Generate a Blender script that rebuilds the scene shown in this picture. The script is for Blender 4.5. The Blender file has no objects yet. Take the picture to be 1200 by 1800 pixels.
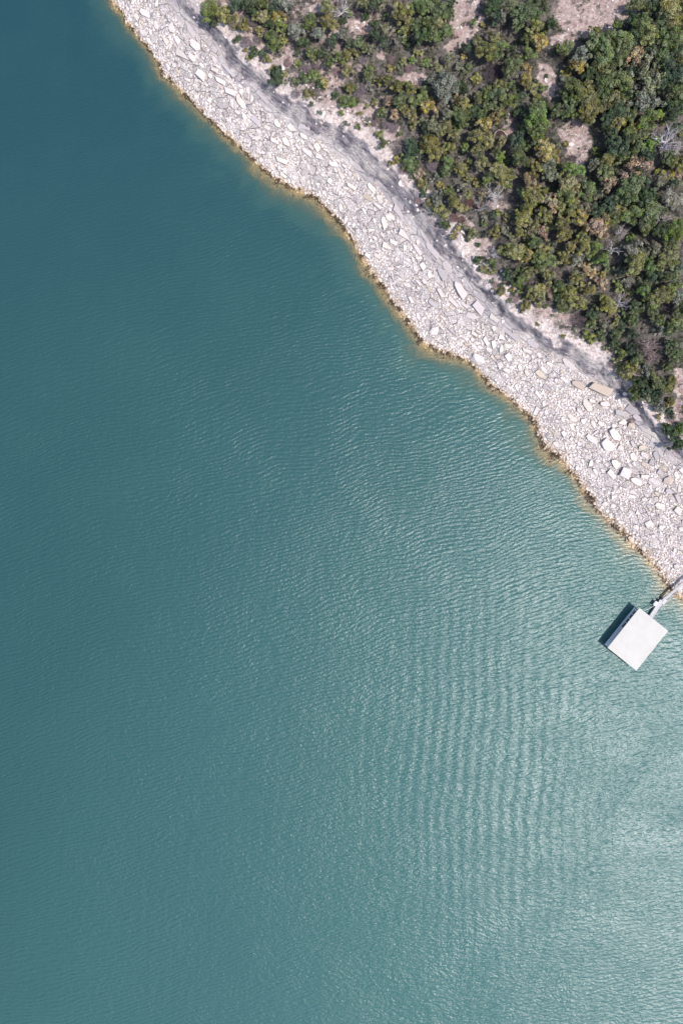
import bpy, bmesh, math, random
import numpy as np
from mathutils import Vector, Matrix

random.seed(7)
rng = np.random.default_rng(7)
S = bpy.context.scene
COL = S.collection

# ------------------------------------------------------------------ scale
# the camera hangs CAM_H metres over the lake and looks straight down; one
# photo pixel (1200 x 1800) is MPP metres on the water surface
CAM_H, MPP, CX, CY = 150.0, 0.125, 600.0, 900.0

def P(px, py, z=0.0):
    k = MPP * (CAM_H - z) / CAM_H
    return Vector(((px - CX) * k, (CY - py) * k, z))

def pix(x, y, z=0.0):
    k = MPP * (CAM_H - z) / CAM_H
    return CX + x / k, CY - y / k

# ------------------------------------------------------------------ shore lines in photo pixels
def line(txt):
    return np.array([[float(v) for v in q.split(',')] for q in txt.split()])

W_LINE = line("-2600,-9000 -260,-900 150,-110 195,0 215,25 243,65 268,95 288,130 318,162 355,195 385,225 420,257 455,292 490,318 530,334 560,350 590,385 615,420 640,458 665,495 690,530 715,560 738,600 760,612 790,622 830,642 858,676 900,707 935,740 950,782 985,808 1020,855 1050,900 1085,932 1120,967 1150,1000 1175,1032 1200,1060 1330,1190 2300,2000 12000,9800")
B_LINE = line("-2500,-9200 -150,-900 245,-110 285,0 310,38 340,66 370,96 405,136 442,171 480,201 527,233 563,251 597,277 627,300 650,330 683,360 703,383 729,429 754,458 787,492 821,521 850,556 883,580 921,608 967,625 1000,650 1033,662 1067,684 1090,715 1117,752 1137,776 1158,795 1200,832 1330,950 2300,1750 12000,9500")
U_LINE = line("-2480,-9300 -110,-900 270,-110 307,0 345,45 383,90 427,134 467,163 500,196 523,213 550,230 568,240 603,263 643,297 683,337 727,388 742,412 783,446 817,483 858,525 887,558 925,587 950,612 992,627 1017,650 1058,662 1083,690 1121,727 1158,765 1200,818 1345,930 2320,1730 12000,9450")
F_LINE = line("-2450,-9350 -80,-900 290,-110 325,0 355,30 395,70 420,95 450,120 472,147 500,165 527,178 557,200 583,217 617,230 643,253 677,283 707,310 725,340 757,383 783,417 825,458 846,496 875,529 917,562 967,598 1017,612 1046,635 1075,652 1100,680 1125,706 1154,740 1200,798 1360,900 2350,1700 12000,9400")

def chaikin(L, n=2):
    for _ in range(n):
        a, b = L[:-1], L[1:]
        L = np.concatenate([L[:1], np.stack([a * .75 + b * .25, a * .25 + b * .75], 1).reshape(-1, 2), L[-1:]])
    return L
def sdist(line_, X, Y):
    """signed distance in pixels, positive on the land side"""
    best = np.full(X.shape, 1e18); sgn = np.ones(X.shape)
    for (x0, y0), (x1, y1) in zip(line_[:-1], line_[1:]):
        dx, dy = x1 - x0, y1 - y0
        L2 = dx * dx + dy * dy
        t = np.clip(((X - x0) * dx + (Y - y0) * dy) / L2, 0, 1)
        ex, ey = X - (x0 + t * dx), Y - (y0 + t * dy)
        d = ex * ex + ey * ey
        c = dy * (X - x0) - dx * (Y - y0)
        m = d < best - 1e-9
        best = np.where(m, d, best); sgn = np.where(m, np.where(c >= 0, 1.0, -1.0), sgn)
    return np.sqrt(best) * sgn

B_LINE, U_LINE, F_LINE = chaikin(B_LINE, 1), chaikin(U_LINE, 1), chaikin(F_LINE, 1)
_T = np.random.default_rng(3).random((256, 256))
def vnoise(x, y, o=0):
    x = np.asarray(x, float) + 31.7 * o + 9000.3; y = np.asarray(y, float) + 17.3 * o + 9000.7
    xi = np.floor(x).astype(int); yi = np.floor(y).astype(int)
    fx = x - xi; fy = y - yi
    fx = fx * fx * (3 - 2 * fx); fy = fy * fy * (3 - 2 * fy)
    a = _T[xi & 255, yi & 255]; b = _T[(xi + 1) & 255, yi & 255]
    c = _T[xi & 255, (yi + 1) & 255]; d = _T[(xi + 1) & 255, (yi + 1) & 255]
    return (a * (1 - fx) + b * fx) * (1 - fy) + (c * (1 - fx) + d * fx) * fy
def fbm(x, y, o=0, n=4):
    s, a, t = 0, 0.5, 0
    for i in range(n):
        s = s + a * vnoise(x, y, o + 5 * i); t += a; a *= 0.55; x = x * 2.03; y = y * 2.03
    return s / t

def sm(a, b, x):
    t = np.clip((x - a) / (b - a), 0, 1)
    return t * t * (3 - 2 * t)

# bare clearings among the trees: cx, cy, rx, ry, rotation
CLEAR = [(1040, 22, 78, 40, -4), (985, 70, 26, 14, -30), (818, 34, 26, 50, 8), (800, 82, 20, 14, -20), (728, 142, 28, 15, -6),
         (960, 145, 17, 34, -20), (1012, 240, 29, 30, 0), (1012, 280, 20, 16, 0), (630, 48, 24, 14, 10), (556, 18, 28, 9, 30), (512, 101, 18, 17, 0),
         (591, 142, 17, 16, 20), (665, 92, 14, 10, 30), (845, 436, 34, 16, 15), (812, 392, 20, 14, 25), (965, 556, 46, 18, 6), (893, 512, 18, 14, 40),
         (1196, 668, 12, 30, 0), (1192, 712, 10, 20, 0), (893, 230, 14, 9, 0), (903, 210, 9, 9, 0), (640, 190, 44, 12, 12), (580, 190, 30, 12, 20), (690, 232, 22, 14, 45), (436, 66, 24, 20, 30),
         (905, 80, 12, 9, 10), (1190, 735, 18, 7, 0), (440, 108, 30, 9, 38), (395, 48, 20, 9, 40), (878, 360, 20, 12, 20)]
def bare_mask(X, Y):
    wx = X + 14 * (fbm(X / 18, Y / 18, 1) - .5) * 2; wy = Y + 14 * (fbm(X / 18, Y / 18, 2) - .5) * 2
    m = np.zeros(np.shape(X))
    for cx, cy, rx, ry, a in CLEAR:
        c, s = math.cos(math.radians(a)), math.sin(math.radians(a))
        u = ((wx - cx) * c + (wy - cy) * s) / rx; v = (-(wx - cx) * s + (wy - cy) * c) / ry
        m = np.maximum(m, 1 - sm(0.75, 1.15, np.sqrt(u * u + v * v)))
    return m

def terrain(X, Y):
    X = np.asarray(X, float); Y = np.asarray(Y, float)
    far = np.clip((np.abs(X - 700) + np.abs(Y - 500)) / 1500 - 1, 0, 1)
    wob = (1 - far)
    wx = X + wob * (9 * (fbm(X / 26, Y / 26, 11) - .5) * 2 + 3.5 * (vnoise(X / 6, Y / 6, 12) - .5) * 2)
    wy = Y + wob * (9 * (fbm(X / 26, Y / 26, 13) - .5) * 2 + 3.5 * (vnoise(X / 6, Y / 6, 14) - .5) * 2)
    dW = sdist(W_LINE, 0.6 * wx + 0.4 * X, 0.6 * wy + 0.4 * Y)
    wx = X + wob * (11 * (fbm(X / 30, Y / 30, 11) - .5) * 2 + 3 * (vnoise(X / 8, Y / 8, 12) - .5)); wy = Y + wob * (11 * (fbm(X / 30, Y / 30, 13) - .5) * 2 + 3 * (vnoise(X / 8, Y / 8, 14) - .5))
    dB = sdist(B_LINE, wx, wy); dU = sdist(U_LINE, wx, wy); dF = sdist(F_LINE, wx, wy)
    u = 0.66 * X + 0.75 * Y
    v = .5 * (dB + dF)
    h = np.zeros(X.shape)
    under = dW < 0
    d = -dW * MPP
    sh_ = 0.62 + 0.9 * sm(.34, .64, fbm(X / 34, Y / 34, 41, 3)) + .9 * sm(420, 260, X); sh_ = sh_ * (1 - .6 * np.exp(-((X - 780) ** 2 + (Y - 620) ** 2) / 45 ** 2)) * (1 - .6 * np.exp(-((X - 955) ** 2 + (Y - 795) ** 2) / 40 ** 2)); hu = -(0.15 * sh_ * d + 0.07 * sh_ * d * d)
    hu = np.maximum(hu, -14) - 0.22 * (fbm(X / 12, Y / 12, 4) - .4) * np.clip(d, 0, 1.0)
    f1 = dW / np.maximum(dW - dB, 1e-6)
    hr = 3.7 * np.clip(f1, 0, 1) ** 0.92 + 0.35 * (fbm(X / 10, Y / 10, 5) - .5) * np.clip(dW / 12, 0, 1)
    f2 = dB / np.maximum(dB - dU, 1e-6)
    hl = 3.75 + 0.5 * np.clip(f2, 0, 1) + 0.22 * (vnoise(u / 80, v / 6, 6) - .5) + 0.10 * (vnoise(u / 40, v / 3, 16) - .5)
    f3 = np.clip(dU / np.maximum(dU - dF, 1e-6), 0, 1)
    st = f3 + 0.30 * (vnoise(u / 90, v / 7, 7) - .5) + 0.03 * (vnoise(u / 9, v / 5, 9) - .5)
    st = 0.45 * st + 0.55 * (np.floor(st * 4) + sm(0.55, 0.95, st * 4 - np.floor(st * 4))) / 4
    hf = 4.25 + 1.8 * np.clip(st, -0.08, 1.15) + 0.25 * (fbm(u / 34, v / 8, 8) - .5)
    g = np.maximum(dF, 0) * MPP
    hh = 6.1 + 17 * (1 - np.exp(-g * 0.30 / 17)) + 0.8 * (fbm(X / 34, Y / 34, 10) - .5) * np.clip(g / 2, 0, 1) + .35 * (fbm(X / 9, Y / 9, 15) - .5) + 0.3 * (vnoise(u / 40, v / 5, 18) - .5) * np.clip(1 - g / 8, 0, 1)
    h = np.where(under, hu, np.where(dB < 0, hr, np.where(dU < 0, hl, np.where(dF < 0, hf, hh))))
    return h, dW, dB, dU, dF

def ground_z(px, py):
    return float(terrain(np.array([px]), np.array([py]))[0][0])

# ------------------------------------------------------------------ object helpers
def link(name, me, mat=None, parent=None):
    o = bpy.data.objects.new(name, me); COL.objects.link(o)
    if mat is not None and me is not None and len(me.materials) == 0:
        me.materials.append(mat)
    if parent is not None: o.parent = parent
    return o
def empty(name, loc=(0, 0, 0), rz=0.0):
    o = bpy.data.objects.new(name, None); COL.objects.link(o)
    o.location = loc; o.rotation_euler = (0, 0, rz); o.empty_display_size = 0.3
    return o
def tag(o, label=None, cat=None, group=None, kind=None):
    if label: o['label'] = label
    if cat: o['category'] = cat
    if group: o['group'] = group
    if kind: o['kind'] = kind
    return o
def np_mesh(name, V, F, smooth=False, attrs=None, uv=None):
    """V (n,3), F (m,4) or (m,3) arrays"""
    me = bpy.data.meshes.new(name)
    V = np.asarray(V, np.float32); F = np.asarray(F, np.int32)
    m, k = F.shape
    me.vertices.add(len(V)); me.vertices.foreach_set('co', V.ravel())
    me.loops.add(m * k); me.loops.foreach_set('vertex_index', F.ravel())
    me.polygons.add(m)
    me.polygons.foreach_set('loop_start', np.arange(0, m * k, k, dtype=np.int32))
    me.polygons.foreach_set('loop_total', np.full(m, k, np.int32))
    me.update(calc_edges=True)
    me.polygons.foreach_set('use_smooth', np.full(m, smooth))
    for nm, arr in (attrs or {}).items():
        if arr.ndim == 1:
            a = me.attributes.new(nm, 'FLOAT', 'POINT'); a.data.foreach_set('value', arr.astype(np.float32))
        else:
            a = me.attributes.new(nm, 'FLOAT_VECTOR', 'POINT'); a.data.foreach_set('vector', arr.astype(np.float32).ravel())
    me.validate(clean_customdata=False)
    return me
class MB:
    """collects boxes and tubes into one mesh"""
    def __init__(self): self.v, self.f = [], []
    def box(self, c, sx, sy, sz, M=None, bev=0.0):
        bm = bmesh.new(); bmesh.ops.create_cube(bm, size=1)
        bmesh.ops.scale(bm, vec=(sx, sy, sz), verts=bm.verts)
        if bev: bmesh.ops.bevel(bm, geom=bm.edges[:], offset=bev, segments=2, affect='EDGES', profile=.5)
        T = Matrix.Translation(c) @ (M or Matrix())
        n = len(self.v); bm.verts.index_update()
        self.v += [T @ v.co for v in bm.verts]; self.f += [[n + v.index for v in f.verts] for f in bm.faces]
        bm.free()
    def tube(self, pts, rads, seg=6):
        n0 = len(self.v); pts = [Vector(p) for p in pts]
        if not hasattr(rads, '__len__'): rads = [rads] * len(pts)
        for i, p in enumerate(pts):
            t = (pts[min(i + 1, len(pts) - 1)] - pts[max(i - 1, 0)]).normalized()
            a = t.cross(Vector((0, 0, 1)) if abs(t.z) < .9 else Vector((1, 0, 0))).normalized(); b = t.cross(a)
            for k in range(seg):
                th = 2 * math.pi * k / seg
                self.v.append(p + (a * math.cos(th) + b * math.sin(th)) * rads[i])
        for i in range(len(pts) - 1):
            for k in range(seg):
                q = n0 + i * seg + k; r = n0 + i * seg + (k + 1) % seg
                self.f.append([q, r, r + seg, q + seg])
        self.f.append([n0 + k for k in range(seg)][::-1]); self.f.append([n0 + (len(pts) - 1) * seg + k for k in range(seg)])
    def mesh(self, name, smooth=False):
        me = bpy.data.meshes.new(name); me.from_pydata([tuple(v) for v in self.v], [], self.f)
        if smooth: me.polygons.foreach_set('use_smooth', np.full(len(me.polygons), True))
        me.update(); return me
    def build(self, name, mat, parent=None, smooth=False):
        return link(name, self.mesh(name, smooth), mat, parent)

# ------------------------------------------------------------------ materials
class NT:
    def __init__(self, name):
        self.m = bpy.data.materials.new(name); self.m.use_nodes = True
        self.t = self.m.node_tree; self.t.nodes.clear()
        self.out = self.n('ShaderNodeOutputMaterial')
    def n(self, typ, **kw):
        x = self.t.nodes.new(typ)
        for k, v in kw.items():
            if k.startswith('i_'):
                key = k[2:]; key = int(key) if key.isdigit() else key.replace('_', ' ')
                self.set(x.inputs[key], v)
            else: setattr(x, k, v)
        return x
    def set(self, inp, v):
        if isinstance(v, bpy.types.NodeSocket): self.t.links.new(v, inp)
        else: inp.default_value = v
    def math(self, op, a, b=0.0, c=0.0, clamp=False):
        x = self.n('ShaderNodeMath', operation=op); x.use_clamp = clamp
        self.set(x.inputs[0], a); self.set(x.inputs[1], b)
        if op == 'MULTIPLY_ADD': self.set(x.inputs[2], c)
        return x.outputs[0]
    def mix(self, f, a, b, blend='MIX'):
        x = self.n('ShaderNodeMix', data_type='RGBA', blend_type=blend)
        self.set(x.inputs[0], f); self.set(x.inputs[6], a); self.set(x.inputs[7], b)
        return x.outputs[2]
    def noise(self, vec, scale, detail=3.0, rough=0.55, dist=0.0):
        x = self.n('ShaderNodeTexNoise', i_Scale=scale, i_Detail=detail, i_Roughness=rough, i_Distortion=dist)
        if vec is not None: self.set(x.inputs['Vector'], vec)
        return x.outputs['Fac']
    def vor(self, vec, scale, feature='F1', out='Distance'):
        x = self.n('ShaderNodeTexVoronoi', feature=feature, i_Scale=scale)
        if vec is not None: self.set(x.inputs['Vector'], vec)
        return x.outputs[out]
    def ramp(self, v, a, b, lo=0.0, hi=1.0, smooth=True):
        x = self.n('ShaderNodeMapRange', interpolation_type='SMOOTHSTEP' if smooth else 'LINEAR')
        for k, q in zip(range(5), (v, a, b, lo, hi)): self.set(x.inputs[k], q)
        return x.outputs[0]
    def mapping(self, vec, rot=(0, 0, 0), scale=(1, 1, 1), loc=(0, 0, 0)):
        x = self.n('ShaderNodeMapping'); self.set(x.inputs['Vector'], vec)
        x.inputs['Rotation'].default_value = rot; x.inputs['Scale'].default_value = scale; x.inputs['Location'].default_value = loc
        return x.outputs[0]
    def attr(self, name, out='Fac'):
        return self.n('ShaderNodeAttribute', attribute_name=name).outputs[out]
    def bump(self, h, strength=0.5, dist=0.1, normal=None):
        x = self.n('ShaderNodeBump', i_Strength=strength, i_Distance=dist); self.set(x.inputs['Height'], h)
        if normal is not None: self.set(x.inputs['Normal'], normal)
        return x.outputs[0]
    def principled(self, color, rough=0.8, normal=None, spec=0.3, **kw):
        x = self.n('ShaderNodeBsdfPrincipled'); self.set(x.inputs['Base Color'], color); self.set(x.inputs['Roughness'], rough)
        x.inputs['Specular IOR Level'].default_value = spec
        if normal is not None: self.set(x.inputs['Normal'], normal)
        for k, v in kw.items(): self.set(x.inputs[k.replace('_', ' ')], v)
        return x
    def finish(self, sh):
        self.t.links.new(sh if isinstance(sh, bpy.types.NodeSocket) else sh.outputs[0], self.out.inputs['Surface']); return self.m

def C(r, g, b): return (r, g, b, 1.0)

WET_DARK, WET_TAN = C(.060, .038, .024), C(.40, .245, .085)
def waterline(N, col, z, pos):
    """algae line: dark brown at the waterline, ochre film below it"""
    n1 = N.noise(pos, .9, 3); n2 = N.noise(pos, 3.2, 3)
    zz = N.math('ADD', z, N.math('MULTIPLY_ADD', n1, -.55, .28)); zz = N.math('ADD', zz, N.math('MULTIPLY_ADD', n2, -.5, .25))
    dark = N.math('MULTIPLY', N.ramp(zz, -.16, -.02), N.ramp(zz, .34, .10))
    tan = N.ramp(zz, .55, .0)
    c = N.mix(N.math('MULTIPLY', tan, .9), col, N.mix(n2, C(.36, .23, .10), C(.60, .42, .21)))
    patch = N.ramp(N.noise(pos, .45, 2), .36, .56)
    return N.mix(N.math('MULTIPLY', N.math('MULTIPLY', dark, N.ramp(n2, .26, .42)), patch), c, WET_DARK)

def mat_terrain():
    N = NT('shore_and_hillside')
    geo = N.n('ShaderNodeNewGeometry'); pos = geo.outputs['Position']
    z = N.n('ShaderNodeSeparateXYZ'); N.set(z.inputs[0], pos); z = z.outputs[2]
    b = N.n('ShaderNodeSeparateXYZ'); N.set(b.inputs[0], N.attr('bands', 'Vector')); rub, led, fac = b.outputs
    bare = N.attr('bare'); sh = N.attr('shore', 'Vector')
    n_f = N.noise(pos, 1.6, 5, .65); n_m = N.noise(pos, .35, 4); n_x = N.noise(pos, 6.0, 3, .7)
    # rubble bed
    vd = N.vor(pos, 2.4, 'DISTANCE_TO_EDGE'); vc = N.vor(pos, 2.4, 'F1', 'Color')
    vcs = N.n('ShaderNodeSeparateColor'); N.set(vcs.inputs[0], vc)
    bed = N.mix(N.ramp(vd, .0, .12), C(.30, .24, .215), N.mix(vcs.outputs[0], C(.48, .42, .39), C(.58, .52, .485)))
    bed = N.mix(N.ramp(n_m, .52, .75), bed, C(.33, .235, .19))
    wob0 = N.n('ShaderNodeTexNoise', i_Scale=.5, i_Detail=2.0); N.set(wob0.inputs['Vector'], pos)
    pw = N.n('ShaderNodeVectorMath', operation='MULTIPLY_ADD'); N.set(pw.inputs[0], wob0.outputs['Color']); pw.inputs[1].default_value = (.9, .9, 0); N.set(pw.inputs[2], pos)
    pm = N.mapping(N.mapping(pw.outputs[0], rot=(0, 0, math.radians(46))), scale=(.30, .58, .0)); pm2 = N.mapping(N.mapping(pw.outputs[0], rot=(0, 0, math.radians(52))), scale=(1.2, 2.0, .0))
    e1 = N.vor(pm, 1.0, 'DISTANCE_TO_EDGE'); e2 = N.vor(pm2, 1.0, 'DISTANCE_TO_EDGE'); c1 = N.n('ShaderNodeSeparateColor'); N.set(c1.inputs[0], N.vor(pm, 1.0, 'F1', 'Color')); c2 = N.n('ShaderNodeSeparateColor'); N.set(c2.inputs[0], N.vor(pm2, 1.0, 'F1', 'Color'))
    plate = N.mix(c1.outputs[0], C(.54, .475, .45), C(.66, .59, .56)); plate = N.mix(N.math('MULTIPLY', c2.outputs[0], .4), plate, C(.44, .385, .36))
    joint = N.math('MAXIMUM', N.ramp(e1, .045, .0), N.math('MULTIPLY', N.ramp(e2, .05, .0), N.ramp(c1.outputs[1], .45, .55, .15, .75)))
    plate = N.mix(N.math('MULTIPLY', joint, .75), plate, C(.22, .175, .16))
    pz = N.attr('plate'); bed = N.mix(pz, bed, plate)
    ph_ = N.math('MULTIPLY', pz, N.math('SUBTRACT', N.math('MULTIPLY_ADD', c1.outputs[2], 1.6, N.math('MULTIPLY', c2.outputs[2], .7)), N.math('MULTIPLY', joint, 1.4)))
    # smooth ledge: thin streaks along the shore, joints between broad plates, blotches
    wob = N.n('ShaderNodeTexNoise', i_Scale=.06, i_Detail=3.0); N.set(wob.inputs['Vector'], sh)
    shw = N.n('ShaderNodeVectorMath', operation='MULTIPLY_ADD'); N.set(shw.inputs[0], wob.outputs['Color']); shw.inputs[1].default_value = (22, 9, 0); N.set(shw.inputs[2], sh); shw = shw.outputs[0]
    s1 = N.mapping(shw, scale=(.022, .22, 1)); s2 = N.mapping(shw, scale=(.09, .55, 1))
    st1 = N.noise(s1, 1.0, 4, .6); st2 = N.noise(s2, 1.0, 4, .65)
    blot = N.noise(pos, .22, 4, .6); blot2 = N.noise(pos, .75, 4, .65)
    j1 = N.ramp(N.vor(N.mapping(shw, scale=(.030, .085, 1)), 1.0, 'DISTANCE_TO_EDGE'), .030, .0)
    ledge = N.mix(N.ramp(st1, .38, .62), C(.30, .265, .28), C(.47, .425, .41))
    ledge = N.mix(N.ramp(blot, .48, .66), ledge, C(.53, .485, .455))
    ledge = N.mix(N.math('MULTIPLY', N.ramp(st2, .58, .70), .7), ledge, C(.27, .235, .25)); ledge = N.mix(N.math('MULTIPLY', N.ramp(blot2, .60, .72), .8), ledge, C(.36, .27, .22))
    ledge = N.mix(N.math('MULTIPLY', j1, .7), ledge, C(.15, .125, .125))
    st5 = N.noise(N.mapping(shw, scale=(.007, .30, 1)), 1.0, 4, .7); strat = N.ramp(N.math('ABSOLUTE', N.math('SUBTRACT', st5, .5)), .035, .0)
    ledge = N.mix(N.math('MULTIPLY', strat, .65), ledge, C(.17, .145, .155))
    # stepped grey face: broken beds, cracks, pale spalls
    s3 = N.mapping(shw, scale=(.05, .15, 1)); s4 = N.mapping(shw, scale=(.13, .42, 1))
    st3 = N.noise(s3, 1.0, 5, .65); st4 = N.noise(s4, 1.0, 5, .7)
    face = N.mix(N.ramp(st3, .36, .64), C(.105, .092, .115), C(.34, .305, .315))
    face = N.mix(N.ramp(blot, .47, .62), face, N.mix(N.ramp(st4, .4, .6), C(.38, .335, .325), C(.52, .47, .44)))
    j2 = N.ramp(N.vor(N.mapping(shw, scale=(.075, .20, 1)), 1.0, 'DISTANCE_TO_EDGE'), .045, .0)
    crack = N.math('MAXIMUM', N.math('MAXIMUM', N.ramp(st4, .42, .34), j2), strat)
    face = N.mix(N.math('MULTIPLY', crack, .72), face, C(.075, .062, .07))
    face = N.mix(N.math('MULTIPLY', N.ramp(st4, .58, .70), .8), face, C(.47, .42, .40))
    face = N.mix(N.math('MULTIPLY', N.ramp(blot2, .60, .74), .75), face, C(.28, .19, .165))
    # hillside
    vs = N.vor(pos, 3.2, 'F1', 'Color'); vss = N.n('ShaderNodeSeparateColor'); N.set(vss.inputs[0], vs)
    pale = N.mix(N.ramp(n_f, .3, .7), C(.28, .195, .178), C(.44, .345, .315)); pale = N.mix(N.ramp(vss.outputs[0], .80, .97), pale, C(.52, .46, .42))
    pale = N.mix(N.ramp(n_x, .56, .70), pale, C(.15, .115, .10))
    pale = N.mix(N.ramp(n_m, .50, .72), pale, C(.27, .175, .16))
    litter = N.mix(N.ramp(n_f, .35, .7), C(.075, .070, .058), C(.17, .14, .13)); litter = N.mix(N.ramp(n_x, .60, .74), litter, C(.24, .20, .19))
    shz = N.n('ShaderNodeSeparateXYZ'); N.set(shz.inputs[0], sh)
    pale = N.mix(N.math('MULTIPLY', shz.outputs[2], .27), pale, N.mix(N.ramp(n_f, .32, .62), C(.36, .28, .26), C(.64, .56, .525)))
    bm_ = N.ramp(N.math('ADD', bare, N.math('MULTIPLY_ADD', n_f, 1.1, -.55)), .18, .82)
    hill = N.mix(bm_, litter, pale)
    col = N.mix(fac, hill, face); col = N.mix(led, col, ledge); col = N.mix(rub, col, bed)
    col = waterline(N, col, z, pos)
    hb = N.math('MULTIPLY', N.ramp(vd, 0, .16), N.math('MULTIPLY', rub, .9))
    hsum = N.math('ADD', N.math('MULTIPLY', n_f, .5), N.math('MULTIPLY', n_x, .25))
    hsum = N.math('ADD', hsum, N.math('ADD', hb, N.math('MULTIPLY', rub, ph_)))
    hsum = N.math('ADD', hsum, N.math('MULTIPLY', fac, N.math('MULTIPLY', st4, 2.2))); hsum = N.math('ADD', hsum, N.math('MULTIPLY', led, N.math('SUBTRACT', N.math('MULTIPLY', st2, .8), j1)))
    return N.finish(N.principled(col, .92, N.bump(hsum, .8, .22), .2))

def mat_rock(name):
    N = NT(name)
    geo = N.n('ShaderNodeNewGeometry'); pos = geo.outputs['Position']
    z = N.n('ShaderNodeSeparateXYZ'); N.set(z.inputs[0], pos); z = z.outputs[2]
    if name == 'limestone_boulder':
        base = N.n('ShaderNodeObjectInfo').outputs['Color']
    else:
        base = N.attr('tint', 'Vector')
    n1 = N.noise(pos, 2.2, 5, .6); n2 = N.noise(pos, .7, 3); n3 = N.noise(pos, 9, 3, .7)
    col = N.mix(N.ramp(n1, .42, .75), base, N.mix(.55, base, C(.50, .40, .35)))
    col = N.mix(N.ramp(n2, .56, .72), col, N.mix(.45, base, C(.42, .33, .27)))
    col = N.mix(N.ramp(n3, .62, .78), col, N.mix(.5, base, C(.25, .2, .2)))
    col = waterline(N, col, z, pos)
    h = N.math('ADD', n1, N.math('MULTIPLY', n3, .3))
    return N.finish(N.principled(col, .9, N.bump(h, .7, .12), .2))

def mat_leaf(name, stuff=False):
    N = NT(name)
    t = N.attr('tint', 'Vector'); ts = N.n('ShaderNodeSeparateXYZ'); N.set(ts.inputs[0], t)
    if stuff: col = t
    else:
        base = N.n('ShaderNodeObjectInfo').outputs['Color']
        k = N.math('MULTIPLY_ADD', ts.outputs[0], 1.35, .52)
        hue = N.n('ShaderNodeHueSaturation'); N.set(hue.inputs['Color'], base); N.set(hue.inputs['Hue'], N.math('MULTIPLY_ADD', ts.outputs[1], -.05, .525)); N.set(hue.inputs['Value'], k)
        N.set(hue.inputs['Saturation'], N.math('MULTIPLY_ADD', ts.outputs[2], -.5, 1.18))
        col = hue.outputs[0]
    d = N.principled(col, .55, None, .25)
    tr = N.n('ShaderNodeBsdfTranslucent'); N.set(tr.inputs[0], col)
    mx = N.n('ShaderNodeMixShader'); mx.inputs[0].default_value = .38
    N.t.links.new(d.outputs[0], mx.inputs[1]); N.t.links.new(tr.outputs[0], mx.inputs[2])
    return N.finish(mx)

def mat_plain(name, col, rough=.7, var=.12, scale=3.0, spec=.3, metallic=0.0):
    N = NT(name)
    pos = N.n('ShaderNodeTexCoord').outputs['Object']
    n = N.noise(pos, scale, 4, .6)
    c = N.mix(N.ramp(n, .3, .7), C(*[v * (1 - var) for v in col]), C(*[min(1, v * (1 + var)) for v in col]))
    p = N.principled(c, rough, N.bump(n, .3, .02), spec); p.inputs['Metallic'].default_value = metallic
    return N.finish(p)
def mat_wood(name, use_obj=False, col=(.3, .26, .25)):
    N = NT(name)
    pos = N.n('ShaderNodeTexCoord').outputs['Object']
    n = N.noise(pos, 5, 4, .6)
    base = N.n('ShaderNodeObjectInfo').outputs['Color'] if use_obj else C(*col)
    c = N.mix(N.ramp(n, .35, .7), base, N.mix(.5, base, C(.09, .07, .07)))
    return N.finish(N.principled(c, .85, N.bump(n, .4, .03), .2))

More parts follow.
